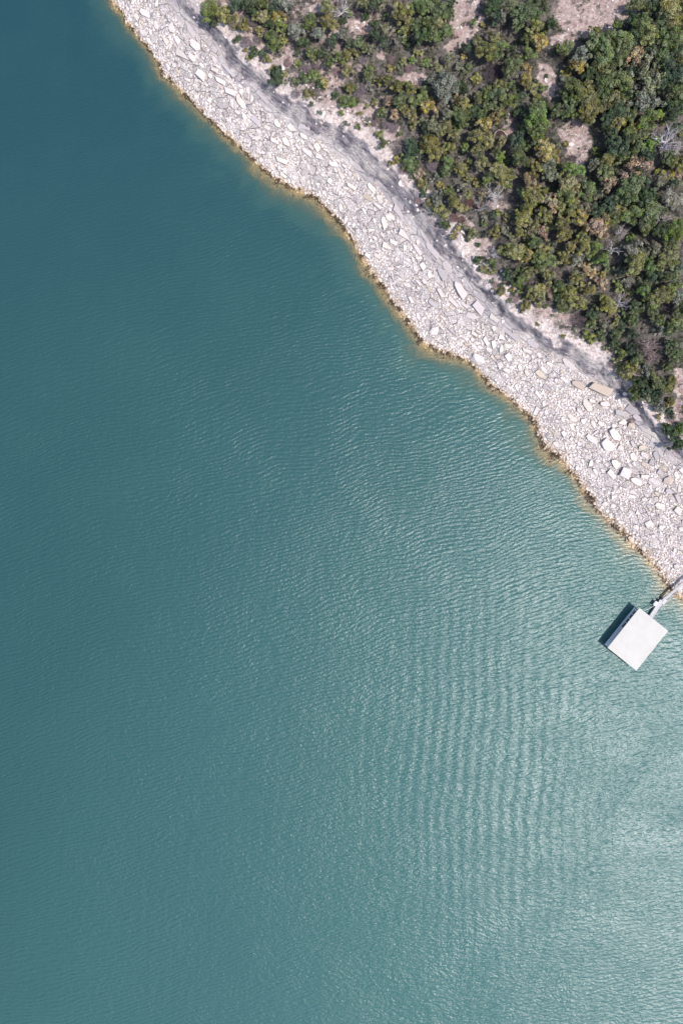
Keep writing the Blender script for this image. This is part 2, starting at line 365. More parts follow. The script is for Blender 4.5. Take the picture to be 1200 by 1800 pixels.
def mat_water():
    N = NT('lake_water')
    pos = N.n('ShaderNodeNewGeometry').outputs['Position']
    dep = N.attr('depth')
    # ripples: crests lie nearly across the frame, a little askew
    warp = N.n('ShaderNodeTexNoise', i_Scale=.035, i_Detail=2.0); N.set(warp.inputs['Vector'], pos)
    wv = N.n('ShaderNodeVectorMath', operation='MULTIPLY_ADD'); N.set(wv.inputs[0], warp.outputs['Color']); wv.inputs[1].default_value = (8, 9, 0); N.set(wv.inputs[2], pos)
    a = N.mapping(wv.outputs[0], rot=(0, 0, math.radians(-14)), scale=(.5, 1.5, 1))
    b = N.mapping(wv.outputs[0], rot=(0, 0, math.radians(-38)), scale=(1.1, 2.3, 1))
    c = N.mapping(wv.outputs[0], rot=(0, 0, math.radians(8)), scale=(2.2, 3.8, 1))
    w1 = N.noise(a, 1.0, 2, .5, .3); w2 = N.noise(b, 1.0, 2, .5, .2); w3 = N.noise(c, 1.0, 2, .5)
    gust = N.ramp(N.noise(pos, .022, 3, .55), .32, .68, .90, 1.08)
    # calmer under the top of the picture, a lee below the wooded bank
    sp = N.n('ShaderNodeSeparateXYZ'); N.set(sp.inputs[0], pos)
    calm = N.math('MULTIPLY', N.ramp(sp.outputs[1], -20, 95, 1.0, .42), N.ramp(dep, 0, 3.0, .45, 1.0))
    amp = N.math('MULTIPLY', gust, calm)
    h = N.math('ADD', N.math('MULTIPLY', w1, .52), N.math('ADD', N.math('MULTIPLY', w2, .32), N.math('MULTIPLY', w3, .25)))
    # long swell bands running up the picture
    dsw = N.n('ShaderNodeVectorMath', operation='DISTANCE'); N.set(dsw.inputs[0], N.mapping(pos, scale=(1.3, 1, 1))); dsw.inputs[1].default_value = (46, -56, 0)
    swt = N.n('ShaderNodeTexWave', wave_type='BANDS', bands_direction='X', i_Scale=.115, i_Distortion=6.5, i_Detail=3.0); N.set(swt.inputs['Vector'], N.mapping(pos, rot=(0, 0, math.radians(3)))); swt.inputs['Detail Scale'].default_value = .35
    swn = N.math('MULTIPLY', swt.outputs['Fac'], N.math('MULTIPLY_ADD', N.ramp(dsw.outputs['Value'], 55, 5), .26, .04))
    rip = N.n('ShaderNodeTexWave', wave_type='BANDS', bands_direction='Y', i_Scale=.37, i_Distortion=10.0, i_Detail=3.0, i_Detail_Roughness=.6); N.set(rip.inputs['Vector'], N.mapping(wv.outputs[0], rot=(0, 0, math.radians(-15)))); rip.inputs['Detail Scale'].default_value = .22
    h = N.math('ADD', h, N.math('MULTIPLY', rip.outputs['Fac'], .10))
    h = N.math('MULTIPLY', N.math('ADD', h, N.math('MULTIPLY', swn, .55)), amp)
    nrm = N.bump(h, 1.0, WAVE_H)
    # body colour: blue-teal, greener and lighter towards the dock's side, top darkened for weaker sheen
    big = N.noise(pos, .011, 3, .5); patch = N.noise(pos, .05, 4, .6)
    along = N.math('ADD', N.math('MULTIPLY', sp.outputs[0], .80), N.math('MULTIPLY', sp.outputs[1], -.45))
    dockward = N.ramp(N.math('ADD', along, N.math('MULTIPLY_ADD', big, 70.0, -35.0)), -75, 85)
    deep = N.mix(dockward, C(*DEEP_A), C(*DEEP_B))
    deep = N.mix(N.ramp(N.math('ADD', sp.outputs[1], N.math('MULTIPLY_ADD', big, 24.0, -12.0)), 20, 122, 0, .9), deep, C(.012, .050, .063))  # top darkening painted into the body for weaker sky and sun sheen, vignette
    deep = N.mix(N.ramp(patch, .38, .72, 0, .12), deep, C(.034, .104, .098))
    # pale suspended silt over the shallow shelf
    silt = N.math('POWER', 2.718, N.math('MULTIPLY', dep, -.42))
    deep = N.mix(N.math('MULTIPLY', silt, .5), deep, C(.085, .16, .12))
    body = N.n('ShaderNodeBsdfDiffuse'); N.set(body.inputs[0], deep); N.set(body.inputs['Normal'], N.bump(h, .8, WAVE_H))
    clear = N.n('ShaderNodeBsdfTransparent'); clear.inputs[0].default_value = C(.93, .97, .92)
    f = N.math('SUBTRACT', 1.0, N.math('POWER', 2.718, N.math('MULTIPLY', N.math('MAXIMUM', dep, 0.0), -1.55)))
    f = N.math('MULTIPLY_ADD', f, .97, .03)
    m1 = N.n('ShaderNodeMixShader'); N.set(m1.inputs[0], f); N.t.links.new(clear.outputs[0], m1.inputs[1]); N.t.links.new(body.outputs[0], m1.inputs[2])
    gl = N.n('ShaderNodeBsdfGlossy', distribution='GGX'); gl.inputs['Roughness'].default_value = WATER_ROUGH; gl.inputs['Color'].default_value = C(1, 1, 1); N.set(gl.inputs['Normal'], nrm)
    fr = N.n('ShaderNodeFresnel', i_IOR=1.39); N.set(fr.inputs['Normal'], nrm)
    m2 = N.n('ShaderNodeMixShader'); N.set(m2.inputs[0], fr.outputs[0]); N.t.links.new(m1.outputs[0], m2.inputs[1]); N.t.links.new(gl.outputs[0], m2.inputs[2])
    return N.finish(m2)

WAVE_H, WATER_ROUGH = 0.31, 0.34
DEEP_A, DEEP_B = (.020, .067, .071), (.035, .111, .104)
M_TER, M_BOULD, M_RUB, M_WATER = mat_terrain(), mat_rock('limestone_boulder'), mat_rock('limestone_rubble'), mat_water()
M_LEAF, M_LEAFS = mat_leaf('foliage'), mat_leaf('ground_foliage', True)
M_BARK = mat_wood('bark', False, (.16, .13, .115)); M_DEAD = mat_wood('weathered_wood', True)

# ------------------------------------------------------------------ terrain and lake from one grid
def axis(a, b, step, lo, hi):
    core = list(np.arange(a, b + .1, step)); s = step; x = core[-1]; up = []
    while x < hi: s *= 1.35; x += s; up.append(x)
    s = step; x = core[0]; dn = []
    while x > lo: s *= 1.35; x -= s; dn.append(x)
    return np.array(dn[::-1] + core + up)
GX = axis(150, 1330, 2.5, -12000, 13000); GY = axis(-110, 1200, 2.5, -12000, 13000)
XX, YY = np.meshgrid(GX, GY)
H, dW, dB, dU, dF = terrain(XX, YY)
nx, ny = len(GX), len(GY)
def grid_faces(keep):
    idx = np.arange(nx * ny).reshape(ny, nx)
    a, b, c, d = idx[:-1, :-1], idx[1:, :-1], idx[1:, 1:], idx[:-1, 1:]
    k = keep[:-1, :-1] | keep[1:, :-1] | keep[1:, 1:] | keep[:-1, 1:]
    return np.stack([a[k], b[k], c[k], d[k]], 1)
def compact(V, F, *arrs):
    used = np.unique(F); mp = np.full(len(V), -1); mp[used] = np.arange(len(used))
    return (V[used], mp[F]) + tuple(a[used] for a in arrs)
K = MPP * (CAM_H - H) / CAM_H
V = np.stack([(XX - CX) * K, (CY - YY) * K, H], -1).reshape(-1, 3)
rubm = sm(4, -3, dB + 9 * (fbm(XX / 14, YY / 14, 28) - .5)); scat = sm(.56, .66, fbm(XX / 24, YY / 24, 29)) * sm(16, 4, dB); rubm = np.maximum(rubm, .9 * scat); ledm = (1 - rubm) * sm(1.5, -1.5, dU); facm = (1 - rubm - ledm) * sm(4, -3, dF + 5 * (vnoise(XX / 7, YY / 7, 21) - .5) + 36 * (fbm(XX / 22, YY / 22, 22) - .5))
bands = np.stack([rubm, ledm, np.clip(facm, 0, 1)], -1).reshape(-1, 3)
PZ = sm(.41, .49, fbm(XX / 34, YY / 34, 33)) * sm(3, 14, dW)
scree = sm(44, 8, dF + 26 * (fbm(XX / 22, YY / 22, 23) - .5))
dens = sm(.44, .66, fbm(XX / 30, YY / 30, 25)) * .35 + .55 * sm(.40, .60, fbm(XX / 16, YY / 16, 27)) * sm(780, 640, XX + .5 * YY)
bare = np.maximum(np.maximum(bare_mask(XX, YY), scree * .95), dens * sm(1000, 500, XX)).ravel()
shore = np.stack([.66 * XX + .75 * YY, .5 * (sdist(U_LINE, XX, YY) + sdist(F_LINE, XX, YY)), 3 * scree], -1).reshape(-1, 3)
F = grid_faces(dW > -140)
v_, f_, b_, r_, s_, p_ = compact(V, F, bands, bare, shore, PZ.ravel())
ter = link('rocky_hillside', np_mesh('rocky_hillside', v_, f_, True, {'bands': b_, 'bare': r_, 'shore': s_, 'plate': p_}), M_TER)
tag(ter, kind='structure', label='pale limestone shore, grey ledge and dry wooded hillside rising from the lake', cat='hillside')
VW = np.stack([(XX - CX) * MPP, (CY - YY) * MPP, np.zeros_like(XX)], -1).reshape(-1, 3)
FW = grid_faces(dW < 10)
depth = np.where(dW < -135, 20.0, -H).ravel()
v_, f_, d_ = compact(VW, FW, depth)
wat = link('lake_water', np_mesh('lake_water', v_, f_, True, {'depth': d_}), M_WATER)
tag(wat, kind='structure', label='calm teal lake with fine wind ripples and sun glitter', cat='lake')
# fast height lookup on the fine grid
from bisect import bisect
def gz(px, py):
    i = min(max(bisect(GX, px) - 1, 0), nx - 2); j = min(max(bisect(GY, py) - 1, 0), ny - 2)
    fx = (px - GX[i]) / (GX[i + 1] - GX[i]); fy = (py - GY[j]) / (GY[j + 1] - GY[j])
    return float((H[j, i] * (1 - fx) + H[j, i + 1] * fx) * (1 - fy) + (H[j + 1, i] * (1 - fx) + H[j + 1, i + 1] * fx) * fy)
def gd(arr, px, py):
    i = min(max(bisect(GX, px) - 1, 0), nx - 2); j = min(max(bisect(GY, py) - 1, 0), ny - 2)
    return float(arr[j, i])
def gnormal(px, py, e=4.0):
    k = e * 2 * MPP
    return Vector((-(gz(px + e, py) - gz(px - e, py)) / k, (gz(px, py + e) - gz(px, py - e)) / k, 1)).normalized()

# ------------------------------------------------------------------ labels that single a thing out
ORD = ['', 'second ', 'third ', 'fourth ', 'fifth ', 'sixth ', 'seventh ', 'eighth ', 'ninth ', 'tenth ']
def single_out(items, marks):
    """items: dicts with o, px, py, desc, noun; the label ranks each among its like by distance to a landmark"""
    groups = {}
    for it in items: groups.setdefault((it['desc'], it['noun']), []).append(it)
    for (desc, noun), g in groups.items():
        best = {}
        for mi, (mn, mx, my) in enumerate(marks):
            for r, it in enumerate(sorted(g, key=lambda q: (q['px'] - mx) ** 2 + (q['py'] - my) ** 2)):
                dd = math.hypot(it['px'] - mx, it['py'] - my)
                key = (r + dd / 120.0, mi, r)
                if r < 10 and (id(it) not in best or key < best[id(it)]): best[id(it)] = key
        for it in g:
            if id(it) not in best: it['o']['label'] = f"{desc} {noun} among others like it on the shore"; continue
            _, mi, r = best[id(it)]
            it['o']['label'] = f"{desc} {noun}, {ORD[r]}nearest such {noun.split()[-1]} to {marks[mi][0]}"

# ------------------------------------------------------------------ rocks
def rock_mesh(seed, kind, fine=True):
    r = random.Random(seed); bm = bmesh.new(); ins = .93 if fine else .80
    if kind == 'slab':
        n = r.choice([4, 4, 5, 5, 6, 7]); off = r.random() * 6.28
        ring = []
        for i in range(n):
            th = off + 2 * math.pi * (i + r.uniform(-.33, .33)) / n
            rr = r.uniform(.78, 1.12); q = 3.6
            c, s = math.cos(th), math.sin(th)
            k = (abs(c) ** q + abs(s) ** q) ** (-1 / q) * .93
            ring.append((c * k * rr, s * k * rr))
        tx, ty = r.uniform(-.12, .12), r.uniform(-.12, .12)
        for z, sc in ((-.55, .95), (.30, 1.0), (.5, ins)):
            for x, y in ring:
                bm.verts.new((x * sc + r.uniform(-.03, .03), y * sc + r.uniform(-.03, .03), z + (tx * x + ty * y + r.uniform(-.10, .10) if z > 0 else 0)))
    else:
        for i in range(r.randint(11, 16)):
            v = Vector((r.gauss(0, 1), r.gauss(0, 1), r.gauss(0, 1))).normalized()
            v = Vector((v.x, v.y, v.z * .5)); bm.verts.new(v * r.uniform(.82, 1.1))
    res = bmesh.ops.convex_hull(bm, input=bm.verts[:])
    junk = [e for e in res.get('geom_interior', []) + res.get('geom_unused', []) if isinstance(e, bmesh.types.BMVert)]
    if junk: bmesh.ops.delete(bm, geom=list(set(junk)), context='VERTS')
    if fine:
        bmesh.ops.dissolve_limit(bm, angle_limit=math.radians(9), verts=bm.verts[:], edges=bm.edges[:])
        bmesh.ops.bevel(bm, geom=bm.edges[:], offset=.035, segments=1, affect='EDGES', profile=.6, clamp_overlap=True)
        bmesh.ops.triangulate(bm, faces=bm.faces[:])
        bmesh.ops.subdivide_edges(bm, edges=[e for e in bm.edges if e.calc_length() > .35], cuts=1)
        bmesh.ops.triangulate(bm, faces=bm.faces[:])
        for v in bm.verts:
            a = vnoise(np.array([v.co.x * 3 + seed]), np.array([v.co.y * 3 + v.co.z * 5]), seed)[0]
            v.co += v.co.normalized() * (a - .5) * .05
    else: bmesh.ops.triangulate(bm, faces=bm.faces[:])
    me = bpy.data.meshes.new('rock'); bm.to_mesh(me); bm.free()
    return me
SLABS = [rock_mesh(100 + i, 'slab') for i in range(10)]; LUMPS = [rock_mesh(200 + i, 'lump') for i in range(8)]
for m in SLABS + LUMPS:
    m.name = 'boulder'; m.materials.append(M_BOULD)

# hand-placed: px, py, length, width, angle (image degrees, clockwise), tone w/g/t/b (white, grey, tan, brown), shape
BOULD = """240,30,17,11,60,w,l 251,59,19,14,20,w,l 261,72,13,9,60,w,l 240,43,11,7,50,w,l 322,98,38,13,40,w,s 338,101,20,10,45,w,s 377,122,20,11,50,w,s 354,131,32,14,45,w,s 405,160,30,17,42,w,s 425,161,12,10,50,w,s 424,180,28,12,50,w,s 292,72,15,10,50,w,s 312,70,15,11,50,w,s 302,50,17,13,60,w,s 442,225,15,11,60,w,l 452,243,13,10,30,w,l 388,142,30,12,42,w,s 345,170,11,9,0,w,l
546,257,19,10,62,w,s 558,259,22,11,60,w,s 563,277,22,10,35,w,s 487,217,17,10,50,w,s 503,250,19,12,60,w,s 523,257,15,8,70,w,s 450,243,14,11,10,w,s 617,327,26,11,45,w,s 653,331,24,9,48,w,s 646,347,24,10,30,t,s 613,345,15,8,40,w,s 583,375,15,9,30,t,l 683,383,17,10,60,w,s 664,362,19,10,40,w,s 540,267,24,11,30,w,s
640,371,12,8,60,w,s 675,392,26,11,75,w,s 688,380,21,9,60,w,s 681,434,24,12,35,w,s 733,438,29,9,52,w,s 809,510,38,17,52,w,s 796,531,32,11,52,w,s 815,535,21,9,55,w,s 774,515,21,13,60,w,s 722,527,15,11,60,w,s 704,534,19,9,-10,t,s 686,520,13,7,80,w,l 638,457,13,9,60,b,l 762,580,23,19,20,w,l 830,556,26,13,25,w,s 838,632,31,21,35,w,l 730,472,15,9,60,w,s 675,510,15,6,50,b,l
1015,676,26,16,20,t,s 1055,684,44,29,25,t,s 1063,710,21,11,0,w,s 1089,725,23,17,40,g,s 1112,722,30,17,35,g,s 1094,742,15,13,0,w,l 1109,748,15,14,0,t,l 1040,772,28,13,35,w,s 1067,783,28,21,35,w,s 1090,788,14,13,0,w,l 1111,780,14,11,60,g,s 1127,788,17,13,0,t,l 1132,800,15,10,20,w,s 1081,815,20,16,40,w,s 1100,831,29,21,30,w,s 1117,846,23,15,20,w,s 1132,837,15,15,40,w,s 1150,847,21,11,40,w,s 1174,845,20,17,30,t,l 1140,920,23,12,-20,w,s 1162,927,14,11,10,w,l 1117,927,13,10,40,w,l 1188,995,11,11,0,w,l 1025,740,13,12,0,w,l 942,722,19,11,-60,w,s 1005,735,23,10,35,w,s 977,782,15,9,50,w,s 1131,965,13,9,60,w,l 1062,886,11,10,0,w,l 1076,890,11,10,0,w,l 1175,864,15,11,20,g,s 1190,876,21,13,60,g,s 1196,931,13,11,0,w,l
856,673,13,10,30,b,l 892,608,17,9,10,w,s 854,600,21,10,70,w,s 868,605,23,9,75,w,s 879,642,17,10,70,w,s 890,651,15,9,20,w,s 990,667,16,9,40,w,s 965,640,14,8,20,w,s 925,655,13,9,50,w,s 1040,705,13,9,20,w,s 1012,705,12,9,10,w,l 1145,812,14,11,30,g,s 1160,832,17,10,45,g,s 1078,748,12,9,40,w,l 1055,745,13,9,20,w,s 842,541,40,15,50,m,s 895,586,46,13,40,m,s 760,441,44,13,52,m,s 703,378,44,12,55,m,s 628,294,38,11,45,m,s 1000,641,34,11,35,m,s 462,172,36,11,48,m,s 402,124,36,11,48,m,s 338,57,34,11,52,m,s 935,604,26,12,30,m,s 868,560,24,13,45,m,s 785,470,28,12,50,m,s 535,222,28,12,35,m,s 1140,760,36,13,45,m,s 1120,735,20,12,45,m,s 600,308,16,9,50,w,s 580,318,15,9,40,w,s 470,225,15,9,45,w,s 430,205,14,9,60,w,s 275,45,14,9,60,w,s 330,140,13,9,30,w,s"""
TONES = {'w': (.60, .535, .505), 'g': (.38, .345, .355), 't': (.47, .39, .325), 'b': (.26, .17, .11), 'm': (.43, .39, .385)}
TNAME = {'w': 'white', 'g': 'grey', 't': 'tan-stained', 'b': 'brown', 'm': 'mauve-grey'}
hashg = {}
def h_add(px, py, r):
    hashg.setdefault((int(px // 20), int(py // 20)), []).append((px, py, r))
def h_free(px, py, r, k=1.0):
    a, b = int(px // 20), int(py // 20)
    for i in range(a - 2, a + 3):
        for j in range(b - 2, b + 3):
            for (x, y, q) in hashg.get((i, j), ()):
                if (x - px) ** 2 + (y - py) ** 2 < (k * (q + r)) ** 2: return False
    return True
def occupy(px, py, L, w, ang):
    n = max(1, int(round(L / w * 1.6))); c, s = math.cos(math.radians(ang)), math.sin(math.radians(ang))
    for i in range(n):
        t = (i + .5) / n - .5; h_add(px + c * t * (L - w * .5), py + s * t * (L - w * .5), w * .46)
boulders = []
def boulder(px, py, L, w, ang, tone, shape, i):
    r = random.Random(i * 7 + 1)
    me = r.choice(SLABS if shape == 's' else LUMPS)
    o = link('boulder', me)
    z = gz(px, py); nrm = gnormal(px, py)
    hgt = (.16 if tone == 'm' else .30 if shape == 's' else .48) * w * MPP * r.uniform(.9, 1.2)
    o.location = P(px, py, z + hgt * .22)
    q = Vector((0, 0, 1)).rotation_difference((nrm + Vector((r.uniform(-.16, .16), r.uniform(-.16, .16), 0))).normalized())
    o.rotation_mode = 'QUATERNION'; o.rotation_quaternion = q @ Matrix.Rotation(math.radians(-ang), 3, 'Z').to_quaternion()
    o.scale = (L * MPP * .5, w * MPP * .5, hgt * (.95 if shape == 's' else .75))
    k = r.uniform(.92, 1.16); b = TONES[tone]; o.color = (min(.85, b[0] * k), min(.85, b[1] * k * r.uniform(.97, 1.02)), min(.85, b[2] * k * r.uniform(.94, 1.02)), 1)
    size = 'large' if L >= 24 else 'mid-sized' if L >= 15 else 'small'
    form = ('long' if L / w >= 1.75 else 'flat') if shape == 's' else 'lumpy'
    noun = 'limestone slab' if shape == 's' else 'limestone boulder'
    tag(o, cat='boulder', group='boulders along the rocky shore')
    boulders.append(dict(o=o, px=px, py=py, desc=f"{size} {form} {TNAME[tone]}", noun=noun))
    return o
bi = 0
for q in BOULD.split():
    a = q.split(','); px, py, L, w, ang = map(float, a[:5])
    boulder(px, py, L, w, ang, a[5], a[6], bi); occupy(px, py, L, w, ang); bi += 1
def shore_pt():
    while True:
        px = 130 + 1180 * random.random(); py = -105 + 1285 * random.random()
        if abs(py - (px - 195) * 1.0) < 260: return px, py
tries = 0
while bi < 150 and tries < 9000:
    tries += 1
    px, py = shore_pt(); dw, db = gd(dW, px, py), gd(dB, px, py)
    if not (8 < dw and db < 2) or px > 1200 or py < 0: continue
    f = dw / max(dw - db, 1)
    if f < .35 + .3 * random.random(): continue
    w = random.uniform(9, 15); L = w * random.uniform(1.3, 2.4); ang = random.gauss(48, 14); L = min(L, 30)
    c, s = math.cos(math.radians(ang)), math.sin(math.radians(ang))
    if not all(h_free(px + c * t * L, py + s * t * L, w * .40) for t in (-.38, -.19, 0, .19, .38)): continue
    boulder(px, py, L, w, ang, random.choices('wgt', [.82, .10, .08])[0], 's', bi); occupy(px, py, L, w, ang); bi += 1
tries = 0
while bi < 298 and tries < 60000:
    tries += 1
    px, py = shore_pt(); dw, db = gd(dW, px, py), gd(dB, px, py)
    if not (3 < dw and db < 4) or px > 1204 or py < -4: continue
    f = dw / max(dw - db, 1)
    if random.random() > .15 + f * .9 * (0.55 + .9 * (fbm(np.array([px / 60]), np.array([py / 60]), 31)[0])): continue
    w = random.uniform(6, 9.0); L = w * random.choice([1.1, 1.3, 1.6, 2.0, 2.4]); ang = random.gauss(47, 28)
    if L > 20: L = 20
    n = 2; c, s = math.cos(math.radians(ang)), math.sin(math.radians(ang)); ok = True
    for t in (-.33, 0, .33):
        if not h_free(px + c * t * L, py + s * t * L, w * .42): ok = False; break
    if not ok: continue
    tone = 'w' if random.random() < .86 else random.choice('gt')
    boulder(px, py, L, w, ang, tone, 's' if random.random() < .8 else 'l', bi); occupy(px, py, L, w, ang); bi += 1
MARKS_SHORE = [("the big white waterline boulder", 838, 632), ("the largest tan-stained boulder", 1055, 684), ("the dock's footbridge", 1197, 1029),
    ("the dark cliff notch", 513, 185), ("the white cliff-top earth scar", 960, 556), ("the brown pyramid rock", 856, 673),
    ("the long slab on the ledge", 733, 438), ("the shore's top-edge end", 232, 8), ("the big oval upper slab", 405, 160),
    ("the bright twin slabs", 1055, 778), ("the bright three-block row", 1100, 831), ("the big leaning slab", 809, 510),
    ("the small tan headland", 955, 790), ("the little ochre cove", 770, 618), ("the second cliff notch", 575, 232), ("the shore just above the dock", 1120, 985)]
single_out(boulders, MARKS_SHORE)
for b, lab in ((0, None),):
    pass
NAMED = {(838, 632): "big smooth white boulder on the waterline, largest rock touching the lake", (1055, 684): "largest tan-stained boulder on the shore, resting against the grey ledge",
         (856, 673): "small brown pyramid-shaped rock standing in the shallows below the big white boulder", (733, 438): "long thin white slab stuck on the edge of the smooth ledge",
         (405, 160): "big oval white slab lying on the upper shore", (809, 510): "big long white slab leaning beside the grey ledge, largest of its cluster",
         (638, 457): "brown rock jutting into the lake from the dark waterline", (1067, 783): "broad bright white slab, the wider of the touching twin slabs"}
for it in boulders:
    if (it['px'], it['py']) in NAMED: it['o']['label'] = NAMED[(it['px'], it['py'])]

# rubble: one mass of small stones
lowS = [rock_mesh(300 + i, 'slab', False) for i in range(6)] + [rock_mesh(320 + i, 'lump', False) for i in range(6)]
LOWV = []
for m in lowS:
    v = np.empty(len(m.vertices) * 3, np.float32); m.vertices.foreach_get('co', v)
    f = np.empty(len(m.polygons) * 3, np.int32); m.polygons.foreach_get('vertices', f)
    LOWV.append((v.reshape(-1, 3), f.reshape(-1, 3)))
for m in lowS: bpy.data.meshes.remove(m)
class Heap:
    def __init__(self): self.V, self.F, self.T, self.n = [], [], [], 0
    def add(self, v, f, tint):
        self.V.append(v); self.F.append(f + self.n); self.T.append(np.tile(np.asarray(tint, np.float32), (len(v), 1))); self.n += len(v)
    def build(self, name, mat, smooth=False):
        return link(name, np_mesh(name, np.concatenate(self.V), np.concatenate(self.F), smooth, {'tint': np.concatenate(self.T)}), mat)
def add_stone(heap, px, py, L, w, ang, tone, sink=.2):
    v, f = random.choice(LOWV)
    z = gz(px, py); nrm = (gnormal(px, py) + Vector((random.uniform(-.3, .3), random.uniform(-.3, .3), 0))).normalized()
    hgt = w * MPP * random.uniform(.22, .46)
    R = Vector((0, 0, 1)).rotation_difference(nrm).to_matrix() @ Matrix.Rotation(math.radians(-ang), 3, 'Z')
    M = np.array(R) @ np.diag([L * MPP * .5, w * MPP * .5, hgt * .8])
    heap.add(v @ M.T.astype(np.float32) + np.array(P(px, py, z + hgt * sink), np.float32), f, tone)
def stone_tone(dw=99):
    k = random.uniform(1.02, 1.18); b = random.choices(['w', 'g', 't', 'p'], [.74, .10, .07, .09])[0]
    b = TONES.get(b, (.45, .37, .345)); return (min(.85, b[0] * k), min(.85, b[1] * k), min(.85, b[2] * k))
rub = Heap(); cnt = 0
for rad, N_ in ((2.8, 26000), (2.0, 60000), (1.45, 95000), (1.05, 115000)):
    for _ in range(N_):
        px, py = shore_pt(); dw = gd(dW, px, py)
        if dw < -22: continue
        db = gd(dB, px, py)
        if db > 2: continue
        if dw < 1 and random.random() > .5 * math.exp(dw / 9): continue
        f = dw / max(dw - db, 1)
        
        if random.random() < .88 * gd(PZ, px, py): continue
        w = rad * 2 * random.uniform(.8, 1.05)
        if not h_free(px, py, w * .34): continue
        add_stone(rub, px, py, w * random.uniform(1.0, 1.75), w, random.gauss(47, 35), stone_tone()); h_add(px, py, w * .46); cnt += 1
# scree above the cliff and stones in the clearings, fallen pieces on the ledge
for _ in range(9000):
    px = 300 + 920 * random.random(); py = -20 + 860 * random.random()
    du, df = gd(dU, px, py), gd(dF, px, py); db = gd(dB, px, py)
    if db < 0: continue
    if df > 0:
        k = max(0, 1 - df / 60) * .8; k = max(k, .16 * float(bare_mask(np.array([px]), np.array([py]))[0]))
    elif du > 0: k = .22
    else: k = .22 if db < 8 else .10
    if random.random() > k: continue
    w = random.uniform(1.6, 4.6) if random.random() < .9 else random.uniform(4, 8)
    if not h_free(px, py, w * .4): continue
    add_stone(rub, px, py, w * random.uniform(1, 1.9), w, random.gauss(45, 40), stone_tone()); h_add(px, py, w * .46)
ro = rub.build('shore_rubble', M_RUB)
tag(ro, 'white limestone rubble and small broken stones covering the sloping shore', 'rubble', kind='stuff')

# ------------------------------------------------------------------ vegetation
def leaf_cloud(r, blobs, per, size):
    """leaf quads spread over clumps; returns V, F, tint"""
    nb = len(blobs); n = nb * per
    bc = np.repeat(np.array([b[:3] for b in blobs]), per, 0); br = np.repeat(np.array([b[3] for b in blobs]), per)
    bt = np.repeat(np.array([b[4:7] for b in blobs]), per, 0)
    d = r.normal(size=(n, 3)); d[:, 2] = np.abs(d[:, 2]) * 1.0 - .35 * np.abs(r.normal(size=n)); d /= np.linalg.norm(d, axis=1)[:, None]
    rad = br * (r.random(n) ** .35) * (0.85 + .35 * r.random(n))
    c = bc + d * rad[:, None]
    nr = d * .8 + r.normal(size=(n, 3)) * .55 + np.array([0, 0, .25]); nr /= np.linalg.norm(nr, axis=1)[:, None]
    a = np.cross(nr, r.normal(size=(n, 3))); a /= np.linalg.norm(a, axis=1)[:, None]; b = np.cross(nr, a)
    s = size * (.6 + .8 * r.random(n))[:, None]
    bend = nr * s * .25
    V = np.stack([c - a * s * .9, c - b * s * .5 + bend, c + a * s * .9, c + b * s * .5 + bend], 1).reshape(-1, 3)
    Fq = np.arange(n * 4).reshape(n, 4)
    t = np.clip(bt + r.normal(size=(n, 3)) * .16, 0, 1)
    return V, Fq, np.repeat(t, 4, 0)
def crown_mesh(seed, nb, per, size, flat=.75, spread=1.0):
    r = np.random.default_rng(seed); ph = r.random(6) * 6.28; blobs = []
    sub = [(r.random() * 6.28, .35 + .3 * r.random()) for _ in range(r.integers(3, 6))]
    for i in range(nb):
        if r.random() < .55:
            a0, rr = sub[r.integers(len(sub))]; th = a0 + r.normal() * .4; rho = np.clip(rr + r.normal() * .22, 0, 1)
        else:
            th = r.random() * 6.28; rho = math.sqrt(r.random())
        out = .90 + .22 * math.sin(2 * th + ph[0]) + .15 * math.sin(3 * th + ph[1]) + .08 * math.sin(5 * th + ph[2])
        x, y = rho * out * .86 * math.cos(th), rho * out * .86 * math.sin(th)
        top = flat * math.sqrt(max(0, 1 - (rho * .92) ** 2))
        z = .35 + top * (r.random() ** .45) + .10 * r.normal()
        tone = r.random(3)
        blobs.append((x * spread, y * spread, z, r.uniform(.13, .25) * (1.05 - .25 * rho), *tone))
    V, Fq, T = leaf_cloud(r, blobs, per, size)
    me = np_mesh('crown', V, Fq, False, {'tint': T}); me.materials.append(M_LEAF)
    return me
CROWN_BIG = [crown_mesh(400 + i, 76, 84, .058) for i in range(8)]
CROWN_MID = [crown_mesh(420 + i, 40, 80, .075) for i in range(8)]
CROWN_SM = [crown_mesh(440 + i, 22, 70, .11, .6) for i in range(6)]
CROWN_OPEN = [crown_mesh(460 + i, 26, 46, .085, .7, 1.08) for i in range(4)]
def trunk_mesh(seed):
    r = random.Random(seed); mb = MB()
    pts = [(0, 0, -.12)]
    for i in range(1, 5): pts.append((r.uniform(-.05, .05) * i, r.uniform(-.05, .05) * i, i * .17))
    mb.tube(pts, [.075, .065, .055, .045, .03], 7)
    for k in range(6):
        th = k * 1.05 + r.uniform(-.3, .3); z0 = r.uniform(.22, .5); L = r.uniform(.45, .75)
        mid = (math.cos(th) * L * .5, math.sin(th) * L * .5, z0 + L * .28); end = (math.cos(th + .2) * L, math.sin(th + .2) * L, z0 + L * .55)
        mb.tube([(0, 0, z0 - .05), mid, end], [.036, .025, .008], 5)
    me = mb.mesh('trunk', True); me.materials.append(M_BARK); return me
TRUNKS = [trunk_mesh(i) for i in range(6)]

